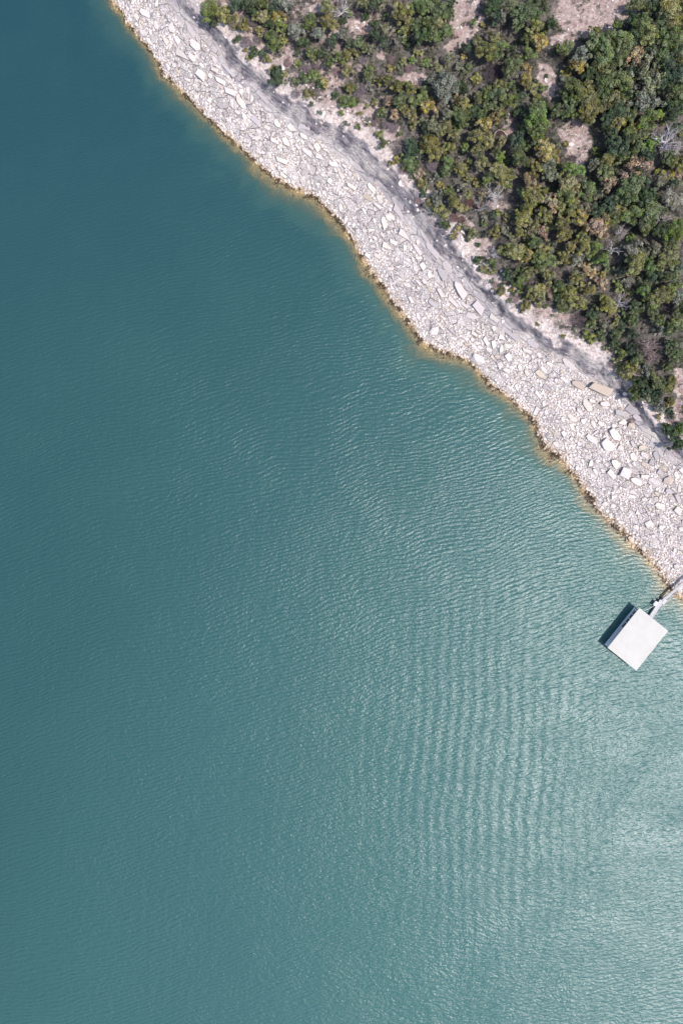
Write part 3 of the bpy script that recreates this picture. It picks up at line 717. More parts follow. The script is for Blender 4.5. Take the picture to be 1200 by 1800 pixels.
LEAFCOL = {'d': (.092, .128, .068), 'g': (.176, .212, .086), 'G': (.180, .240, .076), 'o': (.260, .250, .100), 'y': (.340, .290, .105), 's': (.245, .248, .170), 't': (.38, .295, .19)}
LNAME = {'d': 'dark green', 'g': 'green', 'G': 'bright green', 'o': 'olive', 'y': 'golden', 's': 'grey-green', 't': 'tan'}
TREES = """368,14,21,g 393,25,16,o 376,34,12,d 403,33,11,o 418,5,16,d 443,10,18,d 464,5,14,g 482,8,14,d 503,8,16,s 462,29,15,o 488,28,14,y 476,43,13,d 494,43,14,g 428,44,14,o 457,53,11,o 418,64,10,d 414,27,9,o 521,55,16,s 543,37,15,g 481,71,19,g 497,69,12,o 446,92,12,d 437,97,8,o 463,90,10,d 470,100,8,o 485,135,17,d 533,75,11,d 546,92,13,g 523,87,9,d 501,128,8,o 523,107,7,g 518,138,9,s 542,165,12,o 534,136,12,g 479,117,7,o
575,12,15,o 578,40,17,o 614,17,9,g 639,7,13,o 652,10,12,d 644,24,10,d 602,30,9,d 668,4,12,g 706,22,21,o 716,40,12,o 679,24,9,d 676,38,8,s 659,45,11,d 659,63,12,d 681,55,14,s 709,55,12,o 711,67,9,g 740,11,16,g 757,13,14,g 731,45,11,g 743,60,14,d 755,40,14,g 676,75,12,d 698,73,11,s 721,76,8,d 602,62,12,s 584,72,12,d 560,60,14,s 551,97,10,o 567,92,12,d 629,76,12,g 615,79,11,d 613,95,14,o 595,99,13,g 628,93,9,g 578,110,12,g 651,88,11,s 642,80,10,g 725,101,8,G 751,104,9,g 734,88,9,o 710,103,10,o 701,114,8,s 611,126,13,o 648,126,14,g 687,117,9,o 665,139,9,o 571,141,10,y 551,132,13,g 560,145,9,d 611,155,12,o 622,152,8,g 611,176,16,g 589,164,9,d 657,176,9,o 679,139,11,o 696,155,14,o 710,145,9,G 683,177,11,t 705,175,15,g 721,157,13,o 734,174,14,g 753,189,14,y 711,193,12,o 747,164,11,g 650,152,8,s 748,143,8,d
773,24,19,g 791,26,11,g 771,40,15,o 782,58,15,g 760,66,13,g 793,7,11,d 833,35,9,g 849,40,6,o 866,11,15,d 873,32,11,d 887,24,13,s 899,13,13,g 925,23,18,g 914,37,12,g 946,10,13,g 940,50,13,o 956,42,9,d 837,73,12,o 868,66,12,o 857,92,17,o 879,89,15,g 872,101,8,s 815,97,8,y 819,85,11,d 929,68,14,g 947,77,13,y 931,93,15,g 899,91,12,d 900,114,19,g 926,112,7,y 749,109,8,g 764,108,10,s 775,115,9,o 788,103,11,s 781,152,23,s 751,141,9,d 747,163,9,s 808,117,10,s 822,117,10,g 813,154,12,d 835,134,10,o 813,179,14,o 854,166,13,g 876,173,15,g 893,177,14,g 842,171,11,o 865,188,12,g 839,189,11,d 822,193,11,o 896,133,13,s 879,152,11,o 897,154,11,g 923,139,11,y 934,153,12,o 914,165,10,d 942,166,10,o 956,151,9,g 942,191,14,g 916,192,10,d
966,41,13,d 979,37,8,g 992,82,16,g 1020,97,13,s 1044,56,12,o 1066,71,19,g 1092,75,17,g 1046,77,14,g 1061,95,16,g 1087,104,16,g 1046,107,13,g 1083,43,11,G 1105,35,14,d 1118,11,15,g 1135,19,14,o 1150,7,14,d 1178,19,19,o 1197,9,12,g 1126,45,15,g 1165,43,16,g 1139,65,17,o 1157,60,12,d 1178,69,17,g 1196,43,12,o 1113,68,13,d 1159,102,15,g 1141,93,13,d 1184,91,13,d 1196,106,13,g 1014,117,12,y 998,124,9,y 992,137,9,s 1115,102,15,t 1135,121,19,s 1136,147,20,s 1131,177,19,s 1106,130,13,d 1061,124,13,o 1037,131,12,d 1092,144,16,g 1061,148,16,g 1033,156,12,o 1011,158,15,g 992,165,12,g 1035,180,15,o 1057,171,13,g 1079,178,15,o 1099,165,13,g 1005,183,12,g 953,147,8,o 1171,121,15,d 1190,134,15,d 1165,147,14,d 1185,165,17,g 1179,186,14,d 1163,190,10,d
671,198,12,g 695,201,11,t 724,203,11,o 726,216,8,o 739,208,9,s 788,197,11,s 812,205,16,g 801,216,9,g 830,188,9,d 853,191,11,g 761,220,13,s 783,228,14,o 750,226,11,d 743,240,9,s 757,257,19,o 769,268,12,y 724,262,15,d 719,284,16,g 737,268,9,s 788,261,11,o 805,227,10,g 798,240,11,o 851,222,14,y 839,240,14,o 857,246,13,o 820,253,10,g 842,260,11,o 825,283,9,g 843,284,14,o 810,279,8,s 785,286,12,g 783,300,11,g 809,297,13,o 823,307,9,o 838,316,9,y 858,314,11,g 737,305,11,t 743,322,11,o 765,308,9,s 776,323,9,y 788,333,10,g 768,346,13,s 744,338,8,d 812,332,11,s 825,338,9,o 798,350,12,o 811,361,10,o 748,360,8,s 774,371,14,o 760,366,9,d 783,393,9,d 667,233,9,g 673,251,11,g 697,279,8,o 704,233,7,g 851,380,8,s 849,341,8,t
840,201,12,d 874,203,12,y 887,197,9,g 943,205,17,G 932,219,13,g 953,221,12,G 943,234,14,G 920,220,9,g 912,231,8,s 883,247,12,o 863,250,9,o 908,246,13,d 923,248,10,g 958,246,9,y 960,266,17,y 977,278,8,y 978,195,11,g 962,198,10,d 997,198,13,g 1010,202,11,g 981,253,10,s 996,250,7,y 910,274,14,g 877,273,12,G 888,279,9,g 928,280,9,g 943,296,13,o 963,291,14,s 967,308,11,s 987,289,9,g 882,306,17,o 862,310,11,g 898,307,11,o 893,324,6,G 1008,300,18,G 997,324,15,o 994,352,15,g 930,322,11,t 945,329,10,o 935,348,16,o 918,333,8,g 927,362,10,o 962,338,10,g 967,358,14,t 983,364,11,o 892,380,10,o 877,372,9,g 919,381,15,o 937,391,13,o 956,379,12,o 983,392,12,o 1004,378,11,o
1038,194,16,o 1027,211,11,g 1083,194,15,d 1107,198,12,g 1107,213,10,g 1065,212,11,d 1085,217,12,y 1123,215,8,t 1145,213,17,G 1181,198,14,d 1193,188,12,d 1163,204,6,t 1188,221,9,d 1198,229,7,o 1103,233,14,g 1118,229,11,y 1127,237,11,g 1108,246,10,g 1073,233,13,d 1117,260,13,g 1092,253,14,d 1074,257,13,d 1143,256,12,G 1106,270,10,g 1137,274,12,d 1050,261,10,G 1088,278,11,g 1067,281,12,o 1043,289,13,s 1062,304,13,g 1081,294,8,s 1117,295,18,t 1072,323,12,t 1043,325,10,G 1031,331,12,g 1035,344,11,g 1010,335,11,o 1108,328,20,g 1130,325,12,d 1133,347,15,d 1087,347,12,g 1107,354,10,d 1117,358,7,t 1058,341,10,s 1175,280,12,g 1195,286,12,o 1162,298,8,o 1178,302,10,y 1195,300,8,t 1160,327,11,s 1184,351,17,s 1178,325,11,d 1196,318,10,s 1143,377,18,g 1116,381,16,g 1130,391,11,d 1010,365,12,o 1028,369,11,t 1018,383,12,y 1050,367,13,d 1070,359,12,d 1093,371,11,o 1063,386,12,y 1043,393,10,y 1078,383,12,g
804,400,8,y 820,398,9,s 831,411,13,o 798,413,7,o 852,388,8,g 870,406,11,o 868,374,10,d 886,400,10,s 971,395,10,o 956,403,10,t 987,410,13,o 914,405,11,o 899,415,9,s 936,425,13,g 926,414,10,o 905,441,18,o 890,441,11,o 927,449,13,y 919,434,10,o 842,457,12,d 864,463,12,g 853,471,9,o 956,458,17,g 989,453,13,o 957,437,11,o 972,429,9,s 912,486,18,g 930,478,12,o 893,483,12,d 903,493,6,y 917,505,9,G 965,486,14,o 901,508,7,o 877,512,12,o 945,512,16,o 961,513,12,t 947,531,9,o 923,536,12,o 897,527,6,g 982,506,12,g 997,518,12,o 987,536,15,g 998,496,7,s 984,523,11,d
1048,400,15,t 1031,403,10,y 1022,420,11,o 1061,413,9,g 1006,433,11,o 1024,440,12,o 1042,437,12,G 1057,459,11,G 1068,465,7,g 1016,454,11,s 1039,454,10,g 1031,469,10,t 1136,397,12,g 1183,408,16,G 1160,406,14,d 1112,415,9,G 1174,425,12,g 1196,394,10,d 1112,439,14,s 1116,460,16,o 1138,467,13,G 1127,449,11,s 1150,439,12,s 1174,450,16,o 1158,460,10,s 1196,460,10,d 1094,476,10,s 1107,478,7,t 1090,499,10,g 1108,492,10,s 1109,506,9,o 1130,510,11,G 1127,489,10,s 1163,479,10,g 1149,487,12,d 1178,484,13,g 1195,472,9,s 1013,486,12,o 1042,480,9,t 1060,479,7,y 1057,498,12,t 1035,508,13,o 1024,500,10,o 1002,520,16,o 1018,532,14,o 1067,535,15,o 1074,544,7,y 1116,542,14,g 1141,529,13,g 1161,519,15,o 1182,507,11,G 1098,548,9,g 1145,552,12,g 1157,563,11,g 1191,523,11,s 1197,545,12,g 1042,550,13,d 1086,561,9,o 1112,562,11,g 1064,572,13,s 1098,567,10,d 1040,570,11,g
1037,590,11,o 1058,586,9,g 1083,586,12,g 1083,602,10,d 1112,587,11,d 1160,581,11,s 1182,577,12,g 1195,563,10,g 1108,612,12,d 1090,622,12,g 1180,608,14,g 1188,625,12,g 1119,631,12,g 1105,648,16,o 1090,643,9,g 1134,650,12,s 1157,668,15,g 1123,672,14,d 1178,676,15,o 1116,692,13,g 1137,685,13,d 1178,709,11,y 1156,690,13,d 1160,716,12,s 1175,724,13,d 1145,701,10,s 1174,644,12,g 1171,754,10,d 1183,761,13,d 1195,756,11,G 1188,781,12,d 1199,779,9,d"""
# low growth straggling over the cliff top and into the bare ground
ex = random.Random(77); extra = []
while len(extra) < 62:
    x, y = ex.uniform(340, 1195), ex.uniform(4, 800); d_ = gd(dF, x, y)
    if not (7 < d_ < (34 if len(extra) < 36 else 400)): continue
    if d_ >= 34 and float(bare_mask(np.array([x]), np.array([y]))[0]) < .3: continue
    if any((x - a) ** 2 + (y - b) ** 2 < 300 for a, b in extra): continue
    extra.append((x, y)); TREES += f" {x:.0f},{y:.0f},{ex.uniform(4.5, 8):.1f},{ex.choice('ogsgdo')}"
trees = []
def plant(name, px, py, r_px, zc_frac, hgt_of):
    """base point and radius so that the crown's middle projects to px, py"""
    z0 = gz(px, py); R = r_px * MPP * .90
    hgt = hgt_of(R); zc = z0 + hgt * zc_frac
    p = P(px, py, zc); bx, by = pix(p.x, p.y, z0); z1 = gz(bx, by)
    return Vector((p.x, p.y, z1)), R * (CAM_H - zc) / CAM_H, hgt
for ti, q in enumerate(TREES.split()):
    a = q.split(','); px, py, rp = map(float, a[:3]); c = a[3]
    r = random.Random(ti * 13 + 5)
    tree = rp >= 10.5; tall = min(1.0, max(0.0, (gd(dF, px, py) - 25) / 130))
    edge = max(float(bare_mask(np.array([px + rp * 1.25 * math.cos(k)]), np.array([py + rp * 1.25 * math.sin(k)]))[0]) for k in np.arange(0, 6.28, .79))
    base, R, hgt = plant('t', px, py, rp * (1.14 if edge > .6 else (1.62 if px > 900 and tall > .8 else 1.40) if px > 720 or py > 220 else 1.16), .62, (lambda R: (.75 + .45 * tall) * R + .4 + .8 * tall) if tree else (lambda R: 1.1 * R + .5))
    t = empty('tree' if tree else 'shrub', base, r.random() * 6.28)
    me = r.choice(CROWN_OPEN if c in 'ts' and r.random() < .6 else CROWN_BIG if rp >= 15 else CROWN_MID if rp >= 10.5 else CROWN_SM)
    cr = link('crown', me, None, t); tr = link('trunk', r.choice(TRUNKS), None, t)
    lift = max(-.12 * R, hgt - 1.15 * R) if tree else 0
    cr.location = (0, 0, lift); e = r.uniform(.9, 1.12); cr.scale = (R * e, R / e, R * (.95 if tree else .8))
    k = r.uniform(.82, 1.15); b = LEAFCOL[c]; cr.color = (b[0] * k * r.uniform(.94, 1.08), b[1] * k, b[2] * k * r.uniform(.85, 1.2), 1)
    tr.scale = (R * .9, R * .9, (lift + R * .95))
    size = 'broad' if rp >= 16 else 'mid-sized' if rp >= 10.5 else 'small' if rp >= 8.5 else 'tiny'
    tag(t, cat='tree' if tree else 'shrub', group='trees of the hillside wood' if tree else 'shrubs between the trees')
    trees.append(dict(o=t, px=px, py=py, desc=f"{size} {LNAME[c]}", noun='tree' if tree else 'shrub'))
MARKS_WOOD = [("the big top-edge clearing", 1040, 25), ("the pale gravel track", 815, 35), ("the round pink clearing", 1012, 243), ("the narrow pale strip", 960, 145),
    ("the oblong pale patch", 725, 142), ("the top-edge dead tree", 602, 8), ("the big bleached dead tree", 1177, 240), ("the large tan tree", 1117, 295),
    ("the orange-tan tree", 1048, 400), ("the forked dead snag", 1080, 433), ("the white dead shrub", 873, 340), ("the starburst dead tree", 1092, 529),
    ("the pinkish dead tree", 1145, 612), ("the pale pinkish dead tree", 1172, 382), ("the white earth scar", 960, 556), ("the pale rock overhang", 840, 432),
    ("the largest tan-stained boulder", 1055, 684), ("the dark cliff notch", 513, 185), ("the second cliff notch", 575, 232), ("the purple brush patch", 868, 128),
    ("the red bush", 825, 356), ("the wood's top-edge corner", 350, 0), ("the pink frame-edge gap", 1195, 668),
    ("the wood's lowest end", 1192, 800), ("the curved fallen log", 894, 80), ("the lone cliff-top bush", 485, 135), ("the wood's lakeward corner", 790, 400)]
single_out(trees, MARKS_WOOD)
for it in trees:
    k = (it['px'], it['py'])
    L_ = {(781, 152): "broad grey-green leafy tree standing alone in bare soil near the pale patch", (1117, 295): "large tan dry-leaved tree, the brownest crown in the dense wood",
          (485, 135): "dark round bush alone at the cliff top above the grey face", (1048, 400): "orange-tan leafy tree in the dense wood above the forked snag",
          (960, 266): "large golden leafy tree lakeward of the round pink clearing", (833, 35): "green bush in the middle of the pale gravel track"}.get(k)
    if L_: it['o']['label'] = L_

# dead trees: bleached limbs without leaves
def dead_meshes(seed, n_main, depth, up, thick=1.0):
    r = random.Random(seed); tr, br = MB(), MB()
    tr.tube([(0, 0, -.1), (.02, .01, .3), (r.uniform(-.06, .06), r.uniform(-.06, .06), .55)], [.07 * thick, .055 * thick, .035 * thick], 6)
    def grow(p, d, L, rad, lev):
        pts, rr = [p], [rad]; q = p.copy()
        for i in range(3):
            d = (d + Vector((r.gauss(0, .22), r.gauss(0, .22), r.gauss(0, .12)))).normalized(); q = q + d * L / 3
            pts.append(q.copy()); rr.append(rad * (1 - .28 * (i + 1)))
        br.tube(pts, rr, 4 if lev else 5)
        if lev < depth:
            for k in range(r.randint(2, 4)):
                s = pts[r.randint(1, 3)]
                grow(s, (d + Vector((r.gauss(0, .6), r.gauss(0, .6), r.gauss(0, .35)))).normalized(), L * r.uniform(.45, .7), rad * .5, lev + 1)
    for k in range(n_main):
        th = 6.28 * k / n_main + r.uniform(-.35, .35)
        grow(Vector((0, 0, r.uniform(.25, .55))), Vector((math.cos(th), math.sin(th), up * r.uniform(.5, 1.3))).normalized(), r.uniform(.6, .95), .038 * thick, 0)
    a, b = tr.mesh('trunk', True), br.mesh('branches', True)
    a.materials.append(M_DEAD); b.materials.append(M_DEAD); return a, b
DEADM = [dead_meshes(600, 11, 2, .45, 1.35), dead_meshes(601, 13, 3, .6, 1.25), dead_meshes(602, 8, 2, .4, 1.7), dead_meshes(603, 16, 3, .5, 1.15)]
DEAD = [(602, 7, 21, 0, (.50, .45, .43), "bare grey dead tree with spreading limbs touching the top edge"), (1177, 240, 25, 3, (.50, .46, .49), "big bleached dead tree with dense lilac-grey twigs near the frame's edge"),
        (1191, 264, 13, 1, (.58, .53, .53), "pale dead tree adjoining the big bleached dead tree, lake side"), (873, 341, 17, 1, (.66, .61, .58), "white dead shrub-like tree with tangled limbs near the red bush"),
        (1080, 433, 14, 2, (.62, .58, .57), "forked white dead snag over a dark gap in the dense wood"), (1094, 404, 11, 3, (.56, .50, .50), "small pale dead crown just above the forked snag"),
        (1092, 529, 16, 0, (.60, .54, .55), "starburst-shaped pale dead tree among olive trees near the white scar"), (1172, 382, 19, 1, (.56, .48, .47), "pale pinkish dead tree with broken limbs in the dark green wood"),
        (1145, 608, 18, 3, (.40, .29, .28), "pinkish-brown dead tree, larger of the two above the lowest wood"), (1150, 627, 13, 3, (.38, .28, .27), "pinkish-brown dead tree, lower and smaller of the touching two"),
        (845, 361, 13, 0, (.42, .38, .38), "grey dead shrub-like tree beside the red bush"), (872, 445, 9, 1, (.58, .55, .56), "small white dead crown behind the cliff-top bushes near the pale overhang"),
        (1106, 492, 9, 2, (.45, .37, .32), "small tan dead tree between olive crowns below the forked snag"), (1168, 312, 11, 1, (.44, .41, .45), "lilac-grey dead tree below the big bleached dead tree")]
for i, (px, py, rp, k, c, lab) in enumerate(DEAD):
    base, R, hgt = plant('t', px, py, rp * 1.12, .7, lambda R: 1.2 * R + 1.9)
    t = empty('dead_tree', base, i * 1.7)
    for me, nm in zip(DEADM[k], ('trunk', 'branches')):
        o = link(nm, me, None, t); o.scale = (R, R, hgt * .82); o.color = (*[min(.8, v * 1.08) for v in c], 1)
    tag(t, lab, 'dead tree', 'dead trees in the wood')

# leafless brush
def brush_mesh(seed):
    r = np.random.default_rng(seed); n = 420
    th = r.random(n) * 6.28; rho = np.sqrt(r.random(n)) * .9
    c = np.stack([rho * np.cos(th), rho * np.sin(th), .15 + .5 * r.random(n) * np.sqrt(1 - rho ** 2)], 1)
    d = np.stack([np.cos(th), np.sin(th), .5 + 0 * th], 1) + r.normal(size=(n, 3)) * .7; d /= np.linalg.norm(d, axis=1)[:, None]
    L = (.14 + .16 * r.random(n))[:, None]; w = .014
    s = np.cross(d, r.normal(size=(n, 3))); s /= np.linalg.norm(s, axis=1)[:, None]; u = np.cross(d, s)
    q = [s * w, (-.5 * s + .87 * u) * w, (-.5 * s - .87 * u) * w]
    V = np.stack([c - d * L + q[0], c - d * L + q[1], c - d * L + q[2], c + d * L + q[0] * .4, c + d * L + q[1] * .4, c + d * L + q[2] * .4], 1).reshape(-1, 3)
    b = (np.arange(n) * 6)[:, None]
    F = np.concatenate([b + np.array([[0, 1, 4, 3]]), b + np.array([[1, 2, 5, 4]]), b + np.array([[2, 0, 3, 5]])])
    me = np_mesh('brush', V, F); me.materials.append(M_DEAD); return me
BRUSHM = [brush_mesh(i) for i in range(4)]
BCOL = {'b': (.27, .22, .24), 'k': (.13, .10, .11), 'r': (.22, .115, .105), 'p': (.38, .27, .27)}
BNAME = {'b': 'grey', 'k': 'dark purple', 'r': 'red', 'p': 'pinkish'}
BRUSH = """445,37,10,b 432,73,11,b 454,66,9,b 505,110,8,p 637,103,9,b 630,165,9,b 640,156,9,b 632,24,9,k 868,128,19,k 691,224,10,b 677,220,8,b 759,290,11,b 825,356,9,r 798,383,9,r 812,385,7,r 1017,563,15,k 1028,550,9,k 1174,540,12,k 978,477,9,p 905,205,9,k 700,265,9,b 707,300,8,p 735,352,8,p 555,112,8,b 540,120,8,b 520,165,9,b 590,125,8,p 660,215,8,p 885,345,9,b 915,315,9,k 975,322,9,k 800,165,8,k 812,345,9,b 1120,405,9,k 880,232,8,r 762,195,8,b 840,365,8,r 905,525,9,p 935,498,8,b 1165,312,9,b 690,105,8,p 720,120,9,p 870,500,7,p 885,425,8,b 470,60,8,b 410,45,8,b 445,80,8,b 1005,280,9,k 990,105,9,k 1040,300,8,b 1075,640,8,k 1180,735,8,p 1110,740,6,p"""
brush = []
for i, q in enumerate(BRUSH.split()):
    a = q.split(','); px, py, rp = map(float, a[:3]); c = a[3]; r = random.Random(i + 900)
    base, R, hgt = plant('b', px, py, rp * 1.1, .45, lambda R: .8 * R)
    o = link('bare_shrub', r.choice(BRUSHM)); o.location = base; o.rotation_euler = (0, 0, r.random() * 6.28); o.scale = (R, R, R * 1.2)
    k = r.uniform(.85, 1.15); o.color = (BCOL[c][0] * k, BCOL[c][1] * k, BCOL[c][2] * k, 1)
    tag(o, cat='shrub', group='leafless shrubs between the trees')
    brush.append(dict(o=o, px=px, py=py, desc=f"{'wide' if rp > 11 else 'low'} leafless {BNAME[c]}", noun='twiggy shrub'))
single_out(brush, MARKS_WOOD)

# fallen dead wood
for pts, rad, lab in (([(884, 72), (886, 79), (893, 84), (902, 85), (907, 82)], .16, "curved pale fallen log at the edge of a small clearing"),
                      ([(868, 236), (872, 231), (879, 228), (885, 231), (891, 238)], .13, "bent white fallen branch on red-brown ground among trees"),
                      ([(708, 262), (713, 268), (718, 275)], .12, "short straight white fallen branch above the cliff scree")):
    mb = MB(); mb.tube([P(x, y, gz(x, y) + .35) for x, y in pts], [rad * (1 - .12 * i) for i in range(len(pts))], 7)
    o = mb.build('fallen_log', M_DEAD, None, True); o.color = (.68, .62, .58, 1); tag(o, lab, 'log')

# undergrowth and dry grass: uncountable
ug = Heap(); rr = np.random.default_rng(55); n_u = 0
occ = [(it['px'], it['py']) for it in trees]
UGC = [(.07, .085, .05), (.11, .118, .065), (.15, .145, .09), (.19, .165, .15), (.12, .105, .11), (.22, .185, .165), (.065, .08, .05), (.16, .15, .11)]
for _ in range(17000):
    px = 345 + 870 * random.random(); py = -15 + 830 * random.random()
    df = gd(dF, px, py)
    if df < 12: continue
    k = 1 - .82 * float(bare_mask(np.array([px]), np.array([py]))[0])
    k *= min(1, .12 + max(0, df - 10) / 60)
    if random.random() > k * .75: continue
    z = gz(px, py); R = random.uniform(.25, .6) * (1.5 if px > 900 else 1.0)
    blobs = [(random.gauss(0, R * .5), random.gauss(0, R * .5), R * random.uniform(.2, .9), R * .55, .5, .5, .5) for _ in range(3)]
    Vv, Ff, T = leaf_cloud(rr, blobs, 11, .11)
    c = 1.3 * np.array(random.choice(UGC if px < 900 or random.random() < .3 else UGC[:2] + UGC[6:7])) * random.uniform(.7, 1.3)
    ug.add((Vv + np.array(P(px, py, z))).astype(np.float32), Ff, c); n_u += 1
tag(ug.build('undergrowth', M_LEAFS), 'low scrub and leaf litter under and between the hillside trees', 'undergrowth', kind='stuff')
gr = Heap()
for _ in range(16000):
    px = 330 + 890 * random.random(); py = -15 + 840 * random.random(); df = gd(dF, px, py)
    if df < 3: continue
    bmv = float(bare_mask(np.array([px]), np.array([py]))[0])
    if random.random() > max(bmv * .9, .35 * max(0, 1 - df / 60)): continue
    z = gz(px, py); n = 7
    th = rr.random(n) * 6.28; L = .16 + .2 * rr.random(n); o_ = rr.normal(size=(n, 2)) * .10
    tip = np.stack([o_[:, 0] + np.cos(th) * L * .8, o_[:, 1] + np.sin(th) * L * .8, L * .8], 1)
    b0 = np.stack([o_[:, 0], o_[:, 1], 0 * th - .03], 1); s = np.stack([-np.sin(th), np.cos(th), 0 * th], 1) * .03
    Vv = np.stack([b0 - s, b0 + s, tip + s * .3, tip - s * .3], 1).reshape(-1, 3)
    c = np.array(random.choice([(.52, .44, .33), (.60, .53, .42), (.44, .33, .27), (.30, .22, .19), (.62, .57, .50)])) * random.uniform(.8, 1.15)
    gr.add((Vv + np.array(P(px, py, z))).astype(np.float32), np.arange(n * 4).reshape(n, 4), c)
tag(gr.build('dry_grass', M_LEAFS), 'short straw-coloured dry grass in the clearings and above the cliff', 'grass', kind='stuff')
# the wood goes on beyond the picture
wd = Heap(); n_w = 0
for _ in range(6500):
    px = random.uniform(200, 1560); py = random.uniform(-330, 1180)
    if -24 < py and px < 1224: continue
    dd_ = sdist(F_LINE, np.array([px]), np.array([py]))[0]
    if dd_ < 22 or n_w > 1700: continue
    n_w += 1
    R = random.uniform(1.3, 2.6); z = ground_z(px, py)
    blobs = []
    for k in range(16):
        th = random.random() * 6.28; ro_ = math.sqrt(random.random())
        blobs.append((R * ro_ * .85 * math.cos(th), R * ro_ * .85 * math.sin(th), R * (.15 + 1.0 * random.random() ** .6 * math.sqrt(1 - ro_ * ro_ * .9)), R * .30, .5, .5, .5))
    Vv, Ff, T = leaf_cloud(rr, blobs, 16, .22)
    c = np.array(LEAFCOL[random.choice('dggoos')]) * random.uniform(.8, 1.2)
    wd.add((Vv + np.array(P(px, py, z + .1))).astype(np.float32), Ff, c)
tag(wd.build('far_woodland', M_LEAFS), 'more of the evergreen wood continuing over the hill beyond', 'woodland', kind='stuff')

# ------------------------------------------------------------------ boat dock
M_ROOF = NT('white_roof_sheet')
def _roof():
    N = M_ROOF; pos = N.n('ShaderNodeTexCoord').outputs['Object']
    n = N.noise(pos, .35, 4, .6); n2 = N.noise(N.mapping(pos, scale=(.25, 4, 1)), 1.0, 3, .6)
    c = N.mix(N.ramp(n, .35, .7), C(.475, .455, .425), C(.44, .42, .39)); c = N.mix(N.ramp(n2, .60, .8, 0, .5), c, C(.41, .40, .38))
    return N.finish(N.principled(c, .55, N.bump(n, .15, .02), .3))
M_ROOF = _roof()
M_WHITE = mat_plain('white_painted_steel', (.62, .61, .61), .5, .08)
M_DECK = mat_plain('pale_deck_boards', (.80, .79, .82), .75, .15, 6)
M_DECK2 = mat_plain('bleached_planks', (.50, .475, .475), .8, .15, 5)
M_FLOAT = mat_plain('dark_floats', (.035, .035, .045), .6, .3)
M_CABLE = mat_plain('steel_cable', (.55, .55, .55), .5, .1)
RZ, DZ = 2.65, .50
tp, rt, bt, lf = (P(1122.7, 1068.7, RZ), P(1174, 1108.7, RZ), P(1117.3, 1178.7, RZ), P(1067.3, 1138.7, RZ))
cen = (tp + rt + bt + lf) / 4
ax = ((bt - rt) + (lf - tp)).normalized()            # long axis, away from the shore
Llen = ((bt - rt).length + (lf - tp).length) / 2; Wid = ((rt - tp).length + (bt - lf).length) / 2
ang = math.atan2(ax.y, ax.x)
dock = empty('boat_dock', (cen.x, cen.y, 0), ang)
tag(dock, 'covered boat dock with flat white roof floating beside the rocky shore', 'boat dock')
# local frame: x along the long axis (away from shore), y towards the lake side or the shore side
side = Vector((-ax.y, ax.x, 0)); lake = 1 if side.dot(lf - rt) > 0 else -1     # +y*lake faces the open lake
mb = MB(); mb.box((0, 0, RZ - .05), Llen, Wid, .10, None, .02)
roof = mb.build('roof', M_ROOF, dock)
mb = MB()
for k in range(-12, 13): mb.box((k * Llen / 26, 0, RZ + .018), .05, Wid - .16, .036)
mb.build('seam', M_ROOF, roof)
mb = MB()
for sx in (-1, 1): mb.box((sx * (Llen / 2 - .06), 0, RZ - .21), .10, Wid - .14, .22)
for sy in (-1, 1): mb.box((0, sy * (Wid / 2 - .06), RZ - .213), Llen - .34, .10, .22)
mb.build('fascia', M_WHITE, roof)
# deck: outer edges
a0, a1 = P(1114, 1067.3, DZ), P(1062.7, 1133.3, DZ)
inv = Matrix.Translation((-cen.x, -cen.y, 0)); inv = Matrix.Rotation(-ang, 4, 'Z') @ inv
q0, q1 = inv @ a0, inv @ a1
ye = (q0.y + q1.y) / 2; x0, x1 = min(q0.x, q1.x), max(q0.x, q1.x)          # lake-side edge of the deck
yo = -lake * (Wid / 2 - .75)                                               # shore-side edge
sg = 1 if ye > 0 else -1
mb = MB(); Ld = x1 - x0; xm = (x0 + x1) / 2
mb.box((x0 + Ld * .75, ye - sg * .80, DZ - .10), Ld * .50, 1.60, .20, None, .02)       # wide outer half of the finger
mb.box((x0 + Ld * .25, ye - sg * .18, DZ - .103), Ld * .497, .36, .20, None, .02)      # narrow inner half
for t in (.03, .14, .25, .36): mb.box((x0 + Ld * t, ye - sg * .98, DZ - .106), .22, 1.22, .18)
mb.box((x0 + .55, (ye + yo) / 2 - sg * .6, DZ - .108), 1.1, abs(ye - yo) - 3.2, .20, None, .02)
mb.box((xm, yo + sg * .6, DZ - .101), Ld, 1.2, .20, None, .02)
mb.build('deck', M_DECK, dock)
mb = MB()
for t in (.12, .37, .63, .88):
    mb.box((x0 + Ld * t, ye - sg * .5, .12), Ld * .2, .7, .5, None, .06); mb.box((x0 + Ld * t, yo + sg * .6, .12), Ld * .2, .8, .5, None, .06)
mb.build('float', M_FLOAT, dock)
for sy, yy in ((1, ye - sg * .22), (-1, yo + sg * .2)):
    for t in (.02, .26, .5, .74, .98):
        mb = MB(); mb.box((x0 + .12 + (Ld - .24) * t, yy, (RZ + DZ) / 2 - .14), .11, .11, RZ - DZ - .30); mb.build('post', M_WHITE, dock)
mb = MB()
for z in (.45, .95): mb.tube([(x0 + .1, ye - sg * .06, DZ + z), (x0 + Ld * .52, ye - sg * .06, DZ + z)], .03, 6)
for t in (.01, .13, .26, .39, .52): mb.tube([(x0 + .1 + (Ld) * t, ye - sg * .06, DZ - .02), (x0 + .1 + Ld * t, ye - sg * .06, DZ + .97)], .03, 6)
mb.build('railing', M_WHITE, dock)
mb = MB()
for y in np.linspace(-Wid / 2 + .5, Wid / 2 - .5, 5): mb.box((0, y, RZ - .20), Llen - .5, .08, .16)
mb.build('roof_beam', M_WHITE, dock)
mb = MB()
for t in (.70, .78, .86): mb.box((x0 + Ld * t, ye - sg * .55, DZ + .22), .5, .45, .42, None, .04)
o = mb.build('cleat_box', M_WHITE, dock)
bpy.data.objects.remove(o)

